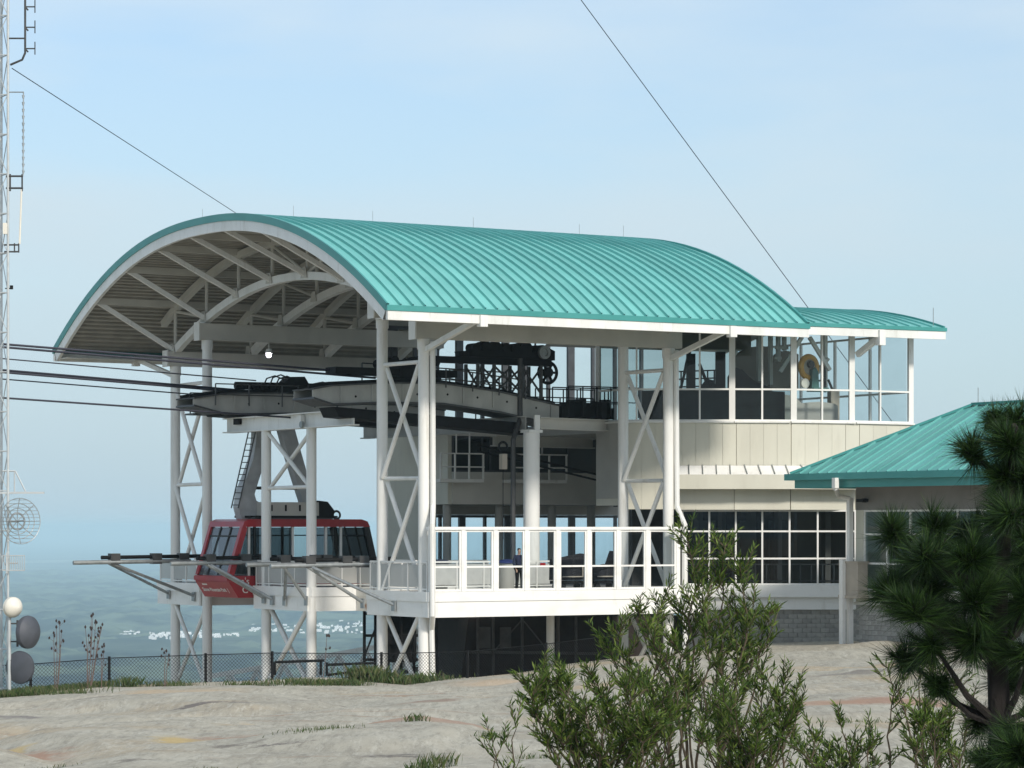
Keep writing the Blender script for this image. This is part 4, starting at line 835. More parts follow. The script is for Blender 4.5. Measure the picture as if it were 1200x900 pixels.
def text(s, size, m, Mx, name, parent, T):
    cu_ = bpy.data.curves.new(name, 'FONT'); cu_.body = s; cu_.size = size; cu_.extrude = .006; cu_.align_x = 'CENTER'; cu_.align_y = 'CENTER'
    o = bpy.data.objects.new(name, cu_); COL.objects.link(o); dg = bpy.context.evaluated_depsgraph_get(); me = bpy.data.meshes.new_from_object(o.evaluated_get(dg)); bpy.data.objects.remove(o)
    me.transform(Mx); me.materials.clear(); me.materials.append(m); return link(name, me, parent)
sk = Vector((.46, 0, -.68)).normalized(); xv = Vector((0, -1, 0)); yv = -sk; zv_ = xv.cross(yv)
def plane(x, y, z, o): return Matrix(((x.x, y.x, z.x, o.x), (x.y, y.y, z.y, o.y), (x.z, y.z, z.z, o.z), (0, 0, 0, 1)))
text('Stone Mountain Park  |', .275, M_sign, plane(xv, yv, zv_, Vector((2.74, 21.05, -2.4)) + sk*.42 + zv_*.012 - cc.base), 'lettering', cc.o, cc)
cc.part('skirt_mark', MB().add([Vector((2.74, 22.1, -2.4)) + sk*.1 + zv_*.012, Vector((2.74, 21.6, -2.4)) + sk*.1 + zv_*.012, Vector((2.74, 21.6, -2.4)) + sk*.17 + zv_*.012, Vector((2.74, 22.1, -2.4)) + sk*.17 + zv_*.012], [(0, 1, 2, 3)]), M_sign, smooth=False)
# hanger
def limb(pts, wd, ths):
    m = MB(); up_ = []; lo_ = []
    for i, (a, z) in enumerate(pts):
        p = Vector((a, 0, z)); q = Vector((pts[min(i+1, len(pts)-1)][0]-pts[max(i-1, 0)][0], 0, pts[min(i+1, len(pts)-1)][1]-pts[max(i-1, 0)][1])).normalized(); nn = Vector((-q.z, 0, q.x))*ths[i]/2; up_.append(p+nn); lo_.append(p-nn)
    poly = up_ + lo_[::-1]; n = len(pts)
    A = [Vector((p.x, 20.95-wd/2, p.z)) for p in up_]; B = [Vector((p.x, 20.95-wd/2, p.z)) for p in lo_]; C = [Vector((p.x, 20.95+wd/2, p.z)) for p in up_]; D = [Vector((p.x, 20.95+wd/2, p.z)) for p in lo_]
    m.strip(A, B); m.strip(C, D); m.strip(A, C); m.strip(B, D); return m
cc.part('hanger_arm', limb([(5.1, 4.75), (5.05, 3.8), (4.92, 3.0), (4.62, 2.2), (4.36, 1.55), (4.34, 1.05), (4.7, .5)], .55, [.56, .56, .58, .60, .68, .92, 1.4]), M_hang, smooth=False)
cc.part('hanger_arm', limb([(6.25, 4.75), (6.6, 3.6), (7.0, 2.4), (7.35, 1.4), (7.6, .7)], .5, [.66, .66, .62, .60, .6]), M_hang, smooth=False)
cc.part('hanger_tie', MB().tube((4.6, 20.95, 1.75), (7.2, 20.95, 1.75), .07, 8), M_dgrey)
bx_ = cc.part('suspension_box', MB().box(4.8, 7.7, 20.3, 21.6, .52, 1.12), M_beam, smooth=False)
for a in (5.3, 6.0, 6.7, 7.4): cc.part('box_slot', MB().box(a, a+.09, 20.285, 20.298, .72, 1.0), M_black, bx_, smooth=False)
cc.part('damper', MB().prism([(7.75, 20.4, .5), (7.75, 20.4, 1.2), (8.2, 20.4, 1.15), (8.55, 20.4, .75), (8.5, 20.4, .5)], (0, 1.0, 0)), M_black, smooth=False)
cc.part('spare_hose', MB().ring((8.75, 20.6, .55), (0, 1, 0), .18, .05), M_rubber); cc.part('roof_plinth', MB().box(4.2, 8.6, 20.2, 21.7, .423, .517), M_black, smooth=False)
m = MB(); l0, l1 = Vector((uw(292, 20.45), 20.45, 4.35)), Vector((uw(271, 20.45), 20.45, .85))
for dx in (0, .34): m.tube(l0+Vector((dx, 0, 0)), l1+Vector((dx, 0, 0)), .03, 6)
for i in range(13): p = l1 + (l0-l1)*(i+.5)/13; m.tube(p, p+Vector((.34, 0, 0)), .022, 6)
cc.part('ladder', m, M_dgrey)
cc.part('carriage', MB().box(3.9, 7.4, 20.7, 21.2, 4.55, 4.85), M_black, smooth=False)
for word, z in (("a's", -2.36), ('C', -2.74)):      # lettering on the near flank by the front corner
    text(word, .42, M_sign, plane(Vector((1, 0, 0)), Vector((0, 0, 1)), Vector((0, -1, 0)), Vector((3.52, c0-.012, z)) - cc.base), 'lettering', cc.o, cc)
# ------------------------------------------------------------------ guide rails jutting from the platforms
def guide(label, w, a0, a1, d0, wf):
    T = Thing('guide_rail', label, 'guide rail', (4, w, -1.6), group='guide rails at the car bays')
    T.part('grey_tube', MB().tube((a0, w, -1.56), (a1, w, -1.50), .095, 12), M_galv); T.part('dark_tube', MB().tube((a0+d0, w+.15, -1.34), (a1+1.1, w+.15, -1.29), .085, 12), M_black)
    for a in (a1-.3, a0+d0+.6, (a0+a1)/2+1.2): T.part('clamp', MB().box(a-.22, a+.22, w-.08, w+.3, -1.64, -1.16), M_dgrey, smooth=False)
    m = MB(); m.tube((a0+1.7, w, -1.6), (3.8, w + wf[0], -3.05), .07, 8); m.tube((a0+1.85, w, -1.6), (3.8, w + wf[1], -3.1), .07, 8); T.part('strut', m, M_galv)
    T.part('foot_plate', MB().box(3.76, 3.82, w+wf[1]-.14, w+wf[1]+.14, -3.35, -2.95), M_galv, smooth=False); T.part('foot_plate', MB().box(3.76, 3.82, w+wf[0]-.14, w+wf[0]+.14, -3.3, -2.9), M_galv, smooth=False)
guide('galvanised guide rail reaching farthest left from the far platform', 24.2, -2.45, 3.2, 1.4, (3.6, .9))
guide('galvanised guide rail passing right in front of the red cabin', 18.9, -.2, 4.6, 1.3, (-.9, -1.7))
guide('galvanised guide rail at the left side of the empty bay', 13.8, .9, 5.0, 1.2, (.2, 2.2))
guide('galvanised guide rail braced against the near deck corner', 9.3, -.25, 4.3, 1.2, (-.3, -2.9))

# ------------------------------------------------------------------ ropes
def rope(label, w, p, q, r, ext=0., group='track and haul ropes', dz=0.):
    a0, a1 = uw(p[0], w), uw(q[0], w); A = Vector((a0, w, zv(p[1], a0, w)+dz)); B = Vector((a1, w, zv(q[1], a1, w)+dz)); d = (A-B); A2 = A + d*ext
    return solo('wire_rope', label, 'rope', MB().path([A2, A, B], r, 8), M_wire, tuple(B), group=group)
rope('uppermost dark rope of the pair running left from the inner girder', 11.2, (0, 403), (440, 438), .045, 1.5)
rope('lower dark rope of the uppermost pair running left from the inner girder', 10.8, (0, 406.5), (440, 443), .045, 1.5)
rope('thin haul rope between the two thick pairs at left', 21.0, (0, 420), (300, 446), .028, 2)
rope('thick dark rope entering the saddle of the left girder', 21.7, (0, 433.5), (300, 459), .05, 2)
rope('thick dark rope lying right beside its twin on the left saddle', 20.9, (0, 436), (300, 461), .045, 2)
rope('thin haul rope just beneath the thick ropes of the left saddle', 21.3, (0, 444), (275, 466), .028, 2)
rope('lowest dark cable ending at the white cross beam of the pylon', 16.0, (0, 466), (352, 490), .04, 2)

# ------------------------------------------------------------------ under the deck: shed, gangway, cage
sd = Thing('dark_shed', 'dark brown framed shed in the shade underneath the deck', 'shed', (16, 14, -6))
YS = 127.
def sh_(u, v, Y=YS): a, w = uY(u, Y); return Vector((a, w, (HZ-v)/F*Y))
pa, pb = uY(548, 126), uY(790, 128.5)
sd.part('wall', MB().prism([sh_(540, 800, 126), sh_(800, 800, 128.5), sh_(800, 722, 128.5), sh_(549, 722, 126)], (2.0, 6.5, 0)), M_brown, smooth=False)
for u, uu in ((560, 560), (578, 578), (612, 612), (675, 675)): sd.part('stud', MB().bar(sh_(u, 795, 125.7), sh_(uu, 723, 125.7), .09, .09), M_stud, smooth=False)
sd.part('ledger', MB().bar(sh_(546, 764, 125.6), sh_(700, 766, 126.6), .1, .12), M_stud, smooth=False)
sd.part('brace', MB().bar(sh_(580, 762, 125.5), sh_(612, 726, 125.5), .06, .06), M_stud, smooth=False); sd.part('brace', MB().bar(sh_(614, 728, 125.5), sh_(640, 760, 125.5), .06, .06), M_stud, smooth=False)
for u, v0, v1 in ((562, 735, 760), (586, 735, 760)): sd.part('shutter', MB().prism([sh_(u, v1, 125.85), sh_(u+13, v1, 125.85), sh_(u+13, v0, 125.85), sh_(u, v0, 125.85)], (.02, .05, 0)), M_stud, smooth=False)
for u, wd, Y in ((645, .17, 123), (654, .07, 123.5)):
    a, w = uY(u, Y); solo('support_post', 'pale steel post under the deck before the dark shed' if wd > .1 else 'slim perforated steel post under the deck beside a thicker one', 'post', MB().tube((a, w, -6.3), (a, w, -3.6), wd, 12), M_white if wd > .1 else M_stud, (a, w, -6.3))
cg = Thing('stair_cage', 'black metal cage hanging below the deck behind the near columns', 'cage', (9.5, 12, -5.8))
m = MB()
pts_ = [uY(427, 128), uY(500, 126)]; 
for u in (427, 440, 455, 470, 485, 500):
    a, w = uY(u, 127.5); m.bar((a, w, -3.6), (a, w, -6.2 if u < 480 else -6.9), .1, .1)
for z in (-3.75, -4.7, -5.75): m.bar((*uY(427, 127.5), z), (*uY(500, 127.5), z), .1, .12)
a, w = uY(437, 127.4); m.bar((*uY(427, 127.4), -5.6), (*uY(445, 127.4), -3.9), .08, .08); cg.part('frame', m, M_black, smooth=False)
cg.part('panel', MB().sbox(uY(441, 128.2), uY(488, 128.2), -5.9, -3.6, .1), M_black, smooth=False); cg.part('panel', MB().sbox(uY(501, 122), uY(513, 122), -7, -3.6, .5), M_black, smooth=False)
gw = Thing('gangway', 'sloping white truss gangway behind the column feet', 'walkway', (14, 40, -7))
def gp(u, v, Y): return Vector(at(u, v, Y))
gw.o.rotation_euler = (0, 0, 0); gw.o.location = (0, 0, 0); gw.base = Vector((0, 0, 0)); gw.frame = 'W'
g0, g1 = gp(236, 795, 152), gp(560, 738, 148)
def gq(t, dz=0, dy=0): p = g0 + (g1-g0)*t; return p + Vector((0, dy, dz))
for dy in (0, 1.6):
    gw.part('top_chord', MB().bar(gq(0, 0, dy), gq(1, 0, dy), .2, .2), M_white, smooth=False); gw.part('bottom_chord', MB().bar(gq(.0, -1.5, dy), gq(1, -1.5, dy), .16, .2), M_dgrey, smooth=False)
    for i in range(10):
        gw.part('web_strut', MB().bar(gq(i/10, -.1, dy), gq((i+.5)/10, -1.45, dy), .1, .1), M_white, smooth=False); gw.part('web_strut', MB().bar(gq((i+1)/10, -.1, dy), gq((i+.5)/10, -1.45, dy), .1, .1), M_white, smooth=False)
gw.part('walking_floor', MB().bar(gq(0, -1.3, .8), gq(1, -1.3, .8), 1.4, .04), M_dgrey, smooth=False)

# ------------------------------------------------------------------ things and people on the deck
def cart(label, u, Y, L, peak):
    a, w = uY(u, Y); T = Thing('covered_cart', label, 'cart', (a, w, ZF), group='covered carts behind the wind screen')
    n = 12; A = []; B = []
    for i in range(n+1):
        t = i/n; A.append((a-L/2+L*t, w-.35, ZF+.45+peak(t))); B.append((a-L/2+L*t, w+.4, ZF+.5+peak(t)))
    lowA = [(p[0], p[1]-.04, ZF+.4) for p in A]; lowB = [(p[0], p[1]+.04, ZF+.4) for p in B]; m = MB(); m.strip(A, B); m.strip(lowA, A); m.strip(lowB, B); m.add([lowA[0], A[0], B[0], lowB[0]], [(0, 1, 2, 3)]); m.add([lowA[-1], A[-1], B[-1], lowB[-1]], [(0, 1, 2, 3)])
    T.part('cover', m, mat('black_canvas', (.012, .012, .016), (.02, .02, .025), 5, .8)); T.part('chassis', MB().box(a-L/2, a+L/2, w-.34, w+.38, ZF+.25, ZF+.38), M_black, smooth=False)
    for sx in (-.35, .35):
        for sy in (-.25, .3): T.part('wheel', MB().lathe((a+sx*L, w+sy, ZF+.14), (0, 1, 0), [(-.05, 0), (-.05, .14), (.05, .14), (.05, 0)], 14), M_rubber)
    m = MB(); m.bar((a-L*.45, w-.5, ZF+1.0), (a+L*.2, w-.5, ZF+1.0), .045, .045); m.bar((a-L*.45, w-.5, ZF+.55), (a+L*.2, w-.5, ZF+.55), .045, .045); m.bar((a+L*.2, w-.5, ZF+.53), (a+L*.2, w-.5, ZF+1.02), .045, .045); T.part('push_rail', m, M_boxbeige, smooth=False)
    return T
cart('long black covered cart with a flat sloping top behind the screen', 668, 121.5, 1.5, lambda t: .75 + .25*t)
cart('black covered cart with a stepped peak at its right end', 707, 122, 1.35, lambda t: .2 + .35*min(1, t*1.6) + (.55 if t > .75 else 0)*min(1, (t-.75)*6 if t > .75 else 0))
for lab, u, tone in (('dark blue lidded bin behind the left end of the inner railing', 516, M_navy), ('bright blue lidded bin next to the person on the deck', 594, M_blue)):
    a, w = uY(u, 122.5); T = Thing('lidded_bin', lab, 'bin', (a, w, ZF), group='bins by the inner railing')
    T.part('body', MB().lathe((a, w, ZF), (0, 0, 1), [(0, 0), (0, .3), (1.08, .36), (1.08, 0)], 18), M_grey); T.part('lid', MB().lathe((a, w, ZF+1.083), (0, 0, 1), [(0, 0), (0, .42), (.07, .42), (.13, .3), (.17, .08), (.175, 0)], 18), tone)
aS, wS = 8.9, 8.53; solo('red_notice', 'small red notice fixed to the grey inner railing panel', 'notice', MB().box(uw(633, wS), uw(639, wS), wS-.02, wS, zv(664, 9.5, wS), zv(660, 9.5, wS)), M_red, (uw(633, wS), wS, -1.6), smooth=False)

def skinned(name, verts, edges, radii, m, parent, sub=1):
    me = bpy.data.meshes.new(name); me.from_pydata(verts, edges, []); o = bpy.data.objects.new(name, me); COL.objects.link(o)
    md = o.modifiers.new('skin', 'SKIN'); md.use_smooth_shade = True
    for i, r in enumerate(radii): me.skin_vertices[0].data[i].radius = (r, r) if not isinstance(r, tuple) else r
    me.skin_vertices[0].data[0].use_root = True
    s = o.modifiers.new('sub', 'SUBSURF'); s.levels = sub; s.render_levels = sub
    dg = bpy.context.evaluated_depsgraph_get(); m2 = bpy.data.meshes.new_from_object(o.evaluated_get(dg)); bpy.data.objects.remove(o)
    m2.materials.clear(); m2.materials.append(m); m2.shade_smooth(); return link(name, m2, parent)
pa_, pw_ = uY(608.5, 117.6); base = S(pa_, pw_, ZF)
pr = link('person', None); pr.location = base; pr.rotation_euler = (0, 0, R(25)); pr['label'] = 'person in dark navy jacket and black trousers standing behind the glass screen'; pr['category'] = 'person'
V = [(0,0,.95),(0,0,1.12),(0,.01,1.34),(0,.02,1.47),(0,0,1.55),(0,-.02,1.63),(0,-.015,1.72),
     (.17,.02,1.41),(.235,.03,1.14),(.19,-.14,.98),(.17,-.20,.92),(-.17,.02,1.41),(-.235,.03,1.14),(-.20,-.10,.95),(-.19,-.14,.87),
     (.095,0,.88),(.11,-.02,.48),(.115,.02,.09),(.12,-.13,.04),(-.095,0,.88),(-.10,-.01,.48),(-.11,.02,.09),(-.12,-.13,.04)]
Ed = [(0,1),(1,2),(2,3),(3,4),(4,5),(5,6),(2,7),(7,8),(8,9),(9,10),(2,11),(11,12),(12,13),(13,14),(0,15),(15,16),(16,17),(17,18),(0,19),(19,20),(20,21),(21,22)]
Ra = [(.15,.11),(.135,.10),(.165,.11),(.065,.06),(.06,.06),(.078,.095),(.06,.075),.06,.045,.033,.035,.06,.045,.033,.035,.085,.058,.04,.035,.085,.058,.04,.035]
for hx, hy, hz in ((.17, -.20, .92), (-.19, -.14, .87)):
    h = V.index((hx, hy, hz)); 
    for k, (dx, l) in enumerate(((-.028, .07), (-.01, .085), (.01, .08), (.027, .065))):
        V.append((hx+dx, hy-.035, hz-.02)); V.append((hx+dx, hy-.045, hz-.02-l)); Ed += [(h, len(V)-2), (len(V)-2, len(V)-1)]; Ra += [.011, .008]
    V.append((hx+(-.04 if hx > 0 else .04), hy-.03, hz-.03)); Ed.append((h, len(V)-1)); Ra.append(.01)
skinned('body', V, Ed, Ra, M_skin, pr)
skinned('jacket', [V[i] for i in (0,1,2,3,7,8,9,11,12,13)], [(0,1),(1,2),(2,3),(2,4),(4,5),(5,6),(2,7),(7,8),(8,9)], [(.175,.14),(.165,.13),(.19,.135),(.085,.08),.085,.068,.052,.085,.068,.052], M_navy, pr)
skinned('trousers', [V[i] for i in (0,15,16,17,19,20,21)], [(0,1),(1,2),(2,3),(0,4),(4,5),(5,6)], [(.165,.125),.105,.08,.062,.105,.08,.062], M_black, pr)
skinned('hair', [(0,.03,1.60),(0,.02,1.69),(0,-.01,1.745)], [(0,1),(1,2)], [(.07,.06),(.088,.09),(.065,.075)], M_hair, pr)

# ------------------------------------------------------------------ radio mast, dishes
YM = 100.; K = YM/F
mast = Thing('radio_mast', 'tall slender lattice radio mast with aerials at the left edge', 'mast', (-17.6, YM, -6), 'W')
LX = [(-17.17, YM), (-17.85, YM+.1), (-17.5, YM+.6)]
for x, y in LX: mast.part('leg', MB().tube((x, y, -6.2), (x, y, 25), .045, 8), M_mast)
zi = -5.5; i = 0
while zi < 24.5:
    for j in range(3):
        p, q = LX[j], LX[(j+1) % 3]; mast.part('rung', MB().tube((*p, zi), (*q, zi), .022, 5), M_mast)
        a, b = (p, q) if i % 2 else (q, p); mast.part('lattice_brace', MB().tube((*a, zi), (*b, zi+1.35), .016, 5), M_mast)
    zi += 1.35; i += 1
def mp_(u, v, dy=0.): return at(u, v, YM) + Vector((0, dy, 0))
m = MB(); m.path([mp_(29.5, -30), mp_(29.5, 62), mp_(26, 70), mp_(12, 76)], .04, 6)
for v in (8, 32, 57): m.tube(mp_(29, v), mp_(41, v), .025, 5); m.tube(mp_(41, v-8), mp_(41, v+7), .02, 5); m.tube(mp_(29.5, v), mp_(33, v+4), .03, 5)
m.tube(mp_(9, 45), mp_(30, 45), .03, 5); mast.part('dipole_aerial', m, M_dgrey)
m = MB(); m.tube(mp_(8, 108), mp_(28, 108), .022, 5); m.tube(mp_(27.5, 108), mp_(27, 206), .022, 6)
for v in range(112, 204, 8): m.tube(mp_(25.6, v), mp_(29, v+.6), .018, 5); m.tube(mp_(27.2, v), mp_(27.2, v+3.2), .038, 6)
mast.part('collinear_aerial', m, M_galv)
m = MB()
for v in (206.5, 220.5): m.tube(mp_(7, v), mp_(27, v), .035, 5)
for u in (12, 26): m.tube(mp_(u, 204), mp_(u, 224), .03, 5)
for v in (287, 295): m.tube(mp_(5, v), mp_(22, v), .03, 5)
for u in (17, 22): m.tube(mp_(u, 285), mp_(u, 296), .025, 5)
mast.part('bracket', m, M_dgrey); mast.part('whip_aerial', MB().tube(mp_(25.3, 222), mp_(23, 286), .035, 6), M_radome)
mast.part('relay_box', MB().box(*sorted((mp_(4.8, 0).x, mp_(9.8, 0).x)), YM-.25, YM-.1, mp_(0, 275).z, mp_(0, 262).z), M_radome, smooth=False)
m = MB(); m.tube(mp_(6, 338), mp_(14, 338), .02, 5); m.tube(mp_(13.5, 339), mp_(13.5, 334.5), .06, 6); mast.part('marker_lamp', m, M_black)
m = MB(); m.bar(mp_(-4, 577.5), mp_(52, 577.5), .05, .07); m.bar(mp_(2, 578, .6), mp_(40, 577.5, 0), .04, .05); m.tube(mp_(3, 552), mp_(18, 552), .03, 5); m.tube(mp_(9.5, 552), mp_(9.5, 577), .03, 5); m.tube(mp_(18, 552), mp_(30, 576), .025, 5); m.tube(mp_(17, 552), mp_(17, 577), .025, 5); mast.part('side_arm', m, M_mast)
# open grid dish and grid panel
m = MB(); c = mp_(20, 611); ax = Vector((.62, -.75, .05)).normalized(); xx = ax.cross(Vector((0, 0, 1))).normalized(); yy_ = xx.cross(ax)
for r in (.78, .60, .44): m.ring(c + ax*(r*r*.35), ax, r, .014, 30, 5)
m.ring(c + ax*.02, ax, .28, .035, 24, 6)
for k in range(8): 
    e = xx*math.cos(k*.785) + yy_*math.sin(k*.785); m.path([c, c + e*.4 + ax*.06, c + e*.78 + ax*.21], .014, 5)
for k in range(-6, 7): 
    h = math.sqrt(max(.02, .78**2-(k*.12)**2)); m.path([c + yy_*(k*.12) - xx*h + ax*.21, c + yy_*(k*.12) + ax*(.35*(k*.12)**2), c + yy_*(k*.12) + xx*h + ax*.21], .008, 4)
m.tube(c, c + ax*.5, .03, 6); m.tube(c, mp_(9, 611), .04, 6)
gd = Thing('grid_dish', 'open wire grid dish aerial on the mast', 'dish', tuple(c), 'W'); gd.part('grid', m, M_galv)
m = MB(); x0, x1, z0, z1 = mp_(4, 0).x, mp_(30, 0).x, mp_(0, 668.5).z, mp_(0, 651).z
for i in range(13): x = x0+(x1-x0)*i/12; m.tube((x, YM-.2, z0), (x, YM-.2, z1), .012, 4)
for z in (z0, z1): m.tube((x0, YM-.2, z), (x1, YM-.2, z), .018, 5)
m.tube(mp_(9, 660), mp_(21, 660), .03, 5); m.bar((x0+.15, YM-.15, z0-.1), (x0+.15, YM-.15, z1+.1), .1, .06)
gp_ = Thing('grid_panel_aerial', 'small flat wire grid aerial below the round grid dish', 'aerial', ((x0+x1)/2, YM-.2, z0), 'W'); gp_.part('grid', m, M_mast)
dpole = Thing('dish_pole', 'short white pole carrying three dishes beside the mast', 'pole', (-17.05, YM-.6, -6), 'W')
dpole.part('tube', MB().tube((-17.02, YM-.6, -6.2), (-17.02, YM-.6, -2.6), .06, 10), M_mast)
m = MB(); m.tube(mp_(14, 730, -.6), mp_(27, 730, -.6), .03, 6); m.tube(mp_(14, 751, -.6), mp_(27, 751, -.6), .03, 6); m.bar(mp_(24, 726, -.6), mp_(24, 757, -.6), .07, .07); m.tube(mp_(14, 772, -.6), mp_(20, 775, -.6), .04, 6); dpole.part('dish_bracket', m, M_dgrey)
def dish(label, u, v, rad, depth, axis, m_, back=.12, spot=False):
    c = mp_(u, v, -.7); T = Thing('microwave_dish', label, 'dish', tuple(c), 'W', group='microwave dishes on the pole'); ax = Vector(axis).normalized()
    T.part('radome', MB().lathe(c, ax, [(-.02, rad), (depth*.2, rad*.98), (depth*.5, rad*.80), (depth*.8, rad*.48), (depth*.97, rad*.18), (depth, 0)], 28), m_)
    T.part('shroud', MB().lathe(c, ax, [(-.02, rad+.005), (-back, rad*.98), (-back-.10, rad*.6), (-back-.16, rad*.25), (-back-.17, 0)], 28), m_)
    if spot: T.part('emblem', MB().lathe(c + ax*(depth*.93+.012), ax, [(0, 0), (0, .07), (.01, 0)], 12), M_redspot)
dish('small cream white domed dish at the top of the pole', 19.5, 711, .35, .30, (.72, -.66, -.08), M_radome)
dish('dark grey domed dish with a red emblem in the middle of the pole', 37, 740, .56, .34, (.86, -.48, 0), M_ddish, .1, True)
dish('dark grey dish lowest on the pole just above the grass', 27, 781, .56, .12, (-.45, -.9, 0), M_ddish, .1)
def gwire(label, pts, r): return solo('guy_wire', label, 'wire', MB().path(pts, r, 6), M_wire, tuple(pts[-1]), 'W')
p1, p2 = at(14, 80, YM), at(280, 252, 150); gwire('guy wire from the mast down behind the vaulted roof', [p1, p2, p2 + (p2-p1)*.62], .016)
p1, p2 = at(681, 0, 128), at(948, 362, 146); gwire('guy wire coming down from top centre behind the glazed control room', [p1 + (p1-p2)*.22, p1, p2, p2 + (p2-p1)*.72], .019)

# ------------------------------------------------------------------ chain link fence along the brow
fence_u = [-60, 36, 128, 241, 319, 447, 548, 640, 726]; fy = [103, 104, 105, 106.5, 107.5, 109, 111, 114, 117.5]
fp = []
for u, Y in zip(fence_u, fy): X = (u-600)/F*Y; fp.append((X, Y, ground(X, Y) - .05))
fc = Thing('chain_link_fence', 'dark chain link fence along the brow of the rock', 'fence', fp[2], 'W'); FH = 1.05
for p in fp: fc.part('post', MB().tube(p, (p[0], p[1], p[2]+FH+.06), .05, 8), M_black)
for i, (p, q) in enumerate(zip(fp[:-1], fp[1:])):
    P = lambda t, h: Vector(p)*(1-t) + Vector(q)*t + Vector((0, 0, h)); fc.part('top_wire', MB().tube(P(0, FH), P(1, FH), .016, 5), M_black)
    L = (Vector(q)-Vector(p)).length; n = int(L/.13); m = MB()
    for k in range(-8, n):
        for s in (0, 1):
            t0, t1, h0, h1 = k/n, (k+8)/n, 0, FH
            if t0 < 0: h0 = FH*(-t0)/(t1-t0); t0 = 0
            if t1 > 1: h1 = h0 + (FH-h0)*(1-t0)/(t1-t0); t1 = 1
            if s: h0, h1 = FH-h0, FH-h1
            m.path([P(t0, h0), P(t1, h1)], .007, 3, False)
    fc.part('wire_mesh', m, M_black, kind='stuff')
gt = Thing('steel_barrier', 'dark tubular barrier between two posts by the pylon feet', 'barrier', fp[4], 'W'); m = MB()
for (u0, v0, u1, v1) in ((322, 776, 380, 774), (322, 776, 322, 791), (383, 779, 440, 777), (383, 776, 383, 792), (376, 774, 376, 791), (384, 791, 440, 784)): m.tube(at(u0, v0, 110), at(u1, v1, 110), .05, 8)
gt.part('tubes', m, M_black)

# ------------------------------------------------------------------ vegetation
def leafmat(name, cols, sss=.25):
    m = bpy.data.materials.new(name); m.use_nodes = True; n = m.node_tree; b = n.nodes['Principled BSDF']; b.inputs['Roughness'].default_value = .55; b.inputs['Specular IOR Level'].default_value = .3
    g = n.nodes.new('ShaderNodeNewGeometry'); r = n.nodes.new('ShaderNodeValToRGB'); e = r.color_ramp.elements
    while len(e) < len(cols): e.new(.5)
    for k, c in enumerate(cols): e[k].position = k/(len(cols)-1); e[k].color = (*c, 1)
    n.links.new(g.outputs['Random Per Island'], r.inputs[0]); n.links.new(r.outputs[0], b.inputs['Base Color'])
    tr = n.nodes.new('ShaderNodeBsdfTranslucent'); n.links.new(r.outputs[0], tr.inputs[0]); ms = n.nodes.new('ShaderNodeMixShader'); ms.inputs[0].default_value = sss
    o = n.nodes['Material Output']; n.links.new(b.outputs[0], ms.inputs[1]); n.links.new(tr.outputs[0], ms.inputs[2]); n.links.new(ms.outputs[0], o.inputs[0]); return m
M_leaf = leafmat('willow_leaf', sss=.35, cols= [(.020, .044, .008), (.055, .105, .016), (.11, .175, .028), (.20, .26, .055)])
M_needle = leafmat('pine_needle', [(.004, .012, .004), (.008, .026, .005), (.018, .05, .009), (.055, .11, .02)], .05)
M_grass = leafmat('grass_blade', [(.035, .07, .018), (.06, .10, .028), (.10, .13, .045), (.18, .16, .09)])
M_dry = mat('dry_stem', (.16, .11, .09), (.11, .075, .06), 9, .8); M_seed = mat('dark_seed_head', (.045, .03, .026), (.03, .02, .018), 9, .9)
M_bark = mat('pine_bark', (.018, .014, .012), (.009, .007, .006), 14, .95, bump=.8, bscale=40, stretch=(1, 1, .4)); M_twig = mat('shrub_stem', (.10, .075, .045), (.06, .045, .03), 9, .8)
def leaves(P, D, L, Wd, seed):      # P points, D directions; folded lance shaped leaves
    r = np.random.RandomState(seed); n = len(P); D = D/np.linalg.norm(D, axis=1)[:, None]
    up_ = r.normal(size=(n, 3)); sd = np.cross(D, up_); sd /= np.linalg.norm(sd, axis=1)[:, None]; nn = np.cross(sd, D)
    L = L[:, None]; Wd = Wd[:, None]; mid = P + D*L*.45 - nn*L*.04
    V = np.stack([P, mid + sd*Wd*.5 + nn*Wd*.25, P + D*L - nn*L*.14, mid - sd*Wd*.5 + nn*Wd*.25], 1).reshape(-1, 3)
    i = np.arange(n)*4; return V, np.concatenate([np.stack([i, i+1, i+2], 1), np.stack([i, i+2, i+3], 1)])
